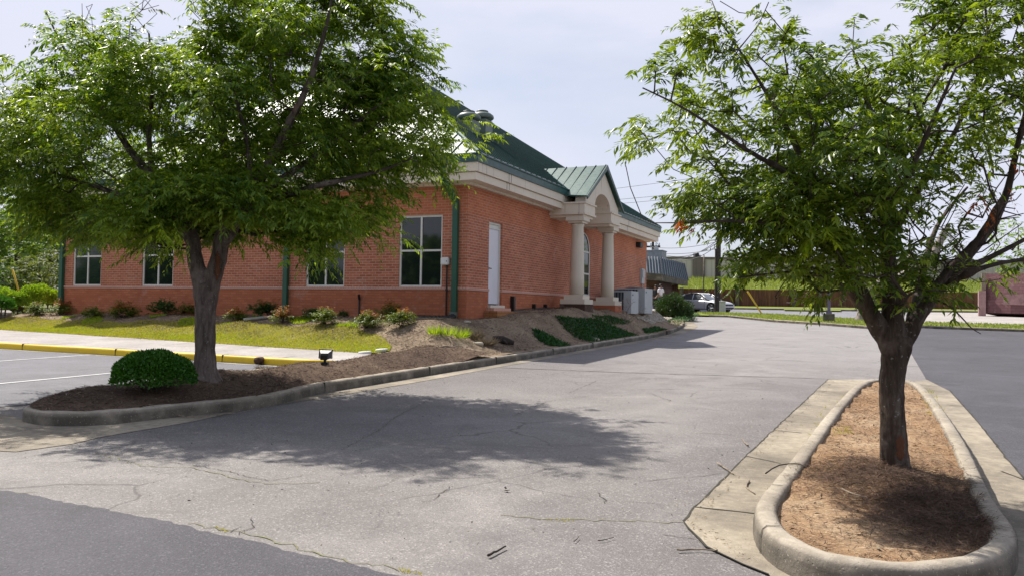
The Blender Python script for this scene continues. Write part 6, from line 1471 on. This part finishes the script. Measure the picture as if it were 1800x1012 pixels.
# ================================================================== PAVED APRON AND PEOPLE BEHIND THE EVERGREEN SHRUB
bm = bmesh.new(); A = [(1128, 550, 49), (1205, 551, 51), (1205, 541, 58), (1128, 534.5, 59)]
quadwall(bm, *[at(*p) for p in A], -.25); fin('pavement', bm, M['walk'], kind='structure')
def person(loc, rz, label, shirt, legs, arm_out):
    T = empty('person', loc, label, 'person', 'people by the old brick building', rz)
    def skin(name, V, E, R_, mat, lv=2):
        me = bpy.data.meshes.new(name); me.from_pydata(V, E, []); o = link(name, me, mat, T)
        o.modifiers.new('skin', 'SKIN'); su = o.modifiers.new('sub', 'SUBSURF'); su.levels = su.render_levels = lv
        for v, q in zip(me.skin_vertices[0].data, R_): v.radius = (q, q) if not isinstance(q, tuple) else q
        me.skin_vertices[0].data[0].use_root = True; return o
    V = [(0, 0, .93), (0, 0, 1.10), (0, .01, 1.28), (0, 0, 1.42), (0, -.01, 1.50), (0, -.02, 1.58), (0, -.02, 1.68)]; E = [(i, i+1) for i in range(6)]; R_ = [(.13, .10), (.12, .09), (.15, .10), (.12, .08), .05, .075, .07]
    hands = []
    for sx in (-1, 1):
        b = len(V); out = arm_out and sx < 0
        sh = (sx*.19, 0, 1.40); el = (sx*.24, -.03, 1.12) if not out else (sx*.30, -.16, 1.18); wr = (sx*.22, -.20, .95) if not out else (sx*.42, -.40, 1.22); pm = tuple(w+(w-e)*.28 for w, e in zip(wr, el))
        V += [sh, el, wr, pm]; E += [(3, b), (b, b+1), (b+1, b+2), (b+2, b+3)]; R_ += [.055, .043, .030, (.038, .018)]
        d = Vector([p-w for p, w in zip(pm, wr)]).normalized(); s_ = d.cross(Vector((0, 0, 1))).normalized()
        for k, l in enumerate((.065, .078, .072, .058)):
            c = Vector(pm)+s_*(k-1.5)*.02; m = c+d*l*.55; t = m+d*l*.3-Vector((0, 0, l*.35)); b2_ = len(V); V += [tuple(m), tuple(t)]; E += [(b+3, b2_), (b2_, b2_+1)]; R_ += [.009, .008]
        c = Vector(wr)+d*.04-s_*.04; b2_ = len(V); V += [tuple(c), tuple(c+d*.04-s_*.02)]; E += [(b+2, b2_), (b2_, b2_+1)]; R_ += [.011, .009]
        h = len(V); V += [(sx*.09, 0, .88), (sx*.10, -.02, .50), (sx*.10, .02, .09), (sx*.11, -.13, .03)]; E += [(0, h), (h, h+1), (h+1, h+2), (h+2, h+3)]; R_ += [.09, .06, .04, .035]
    skin('body', V, E, R_, M['skin'])
    bm = bmesh.new(); bmesh.ops.create_icosphere(bm, subdivisions=3, radius=.105, matrix=Matrix.Translation((0, .02, 1.655)) @ Matrix.Diagonal((.95, 1.08, 1.1, 1)))
    for v in list(bm.verts):
        if v.co.y < -.045 and v.co.z < 1.70: bm.verts.remove(v)
    fin('hair', bm, M['hair'], T, smooth=True, local=False)
    bm = bmesh.new()
    for sx in (-1, 1): bmesh.ops.create_icosphere(bm, subdivisions=1, radius=.011, matrix=Matrix.Translation((sx*.03, -.093, 1.645)))
    fin('eyes', bm, M['hair'], T, local=False)
    bm = bmesh.new(); tube(bm, [(0, -.085, 1.65), (0, -.115, 1.615)], [.008, .014], 6); tube(bm, [(-.022, -.092, 1.578), (.022, -.092, 1.578)], .006, 5); fin('nose', bm, M['skin'], T, local=False)
    sv = [(0, 0, .90), (0, 0, 1.10), (0, .01, 1.28), (0, 0, 1.43), (-.19, 0, 1.41), (.19, 0, 1.41)]; se = [(0, 1), (1, 2), (2, 3), (3, 4), (3, 5)]; sr = [(.165, .12), (.15, .115), (.175, .125), (.12, .10), .075, .075]
    for sx, k in ((-1, 4), (1, 5)):
        out = arm_out and sx < 0; el = (sx*.235, -.02, 1.18) if not out else (sx*.28, -.12, 1.24); se.append((k, len(sv))); sv.append(el); sr.append(.065)
    skin('shirt', sv, se, sr, M[shirt])
    lv_ = [(0, 0, .95)]; le = []; lr = [(.15, .11)]
    for sx in (-1, 1):
        h = len(lv_); lv_ += [(sx*.095, 0, .84), (sx*.10, -.02, .50), (sx*.10, .02, .13)]; le += [(0, h), (h, h+1), (h+1, h+2)]; lr += [.105, .08, .065]
    skin('trousers', lv_, le, lr, M[legs])
pz = lambda px, py, d: at(px, py, d)
person(pz(1161, 546.5, 53.5), YAW+.6, 'dark-haired person in a white shirt standing between the evergreen shrub and old brick building', 'shirt', 'greencloth', False)
person(pz(1152, 547, 54.5), YAW-.9, 'person in dark clothes with one arm held out, left of the white-shirted person', 'darkcloth', 'darkcloth', True)
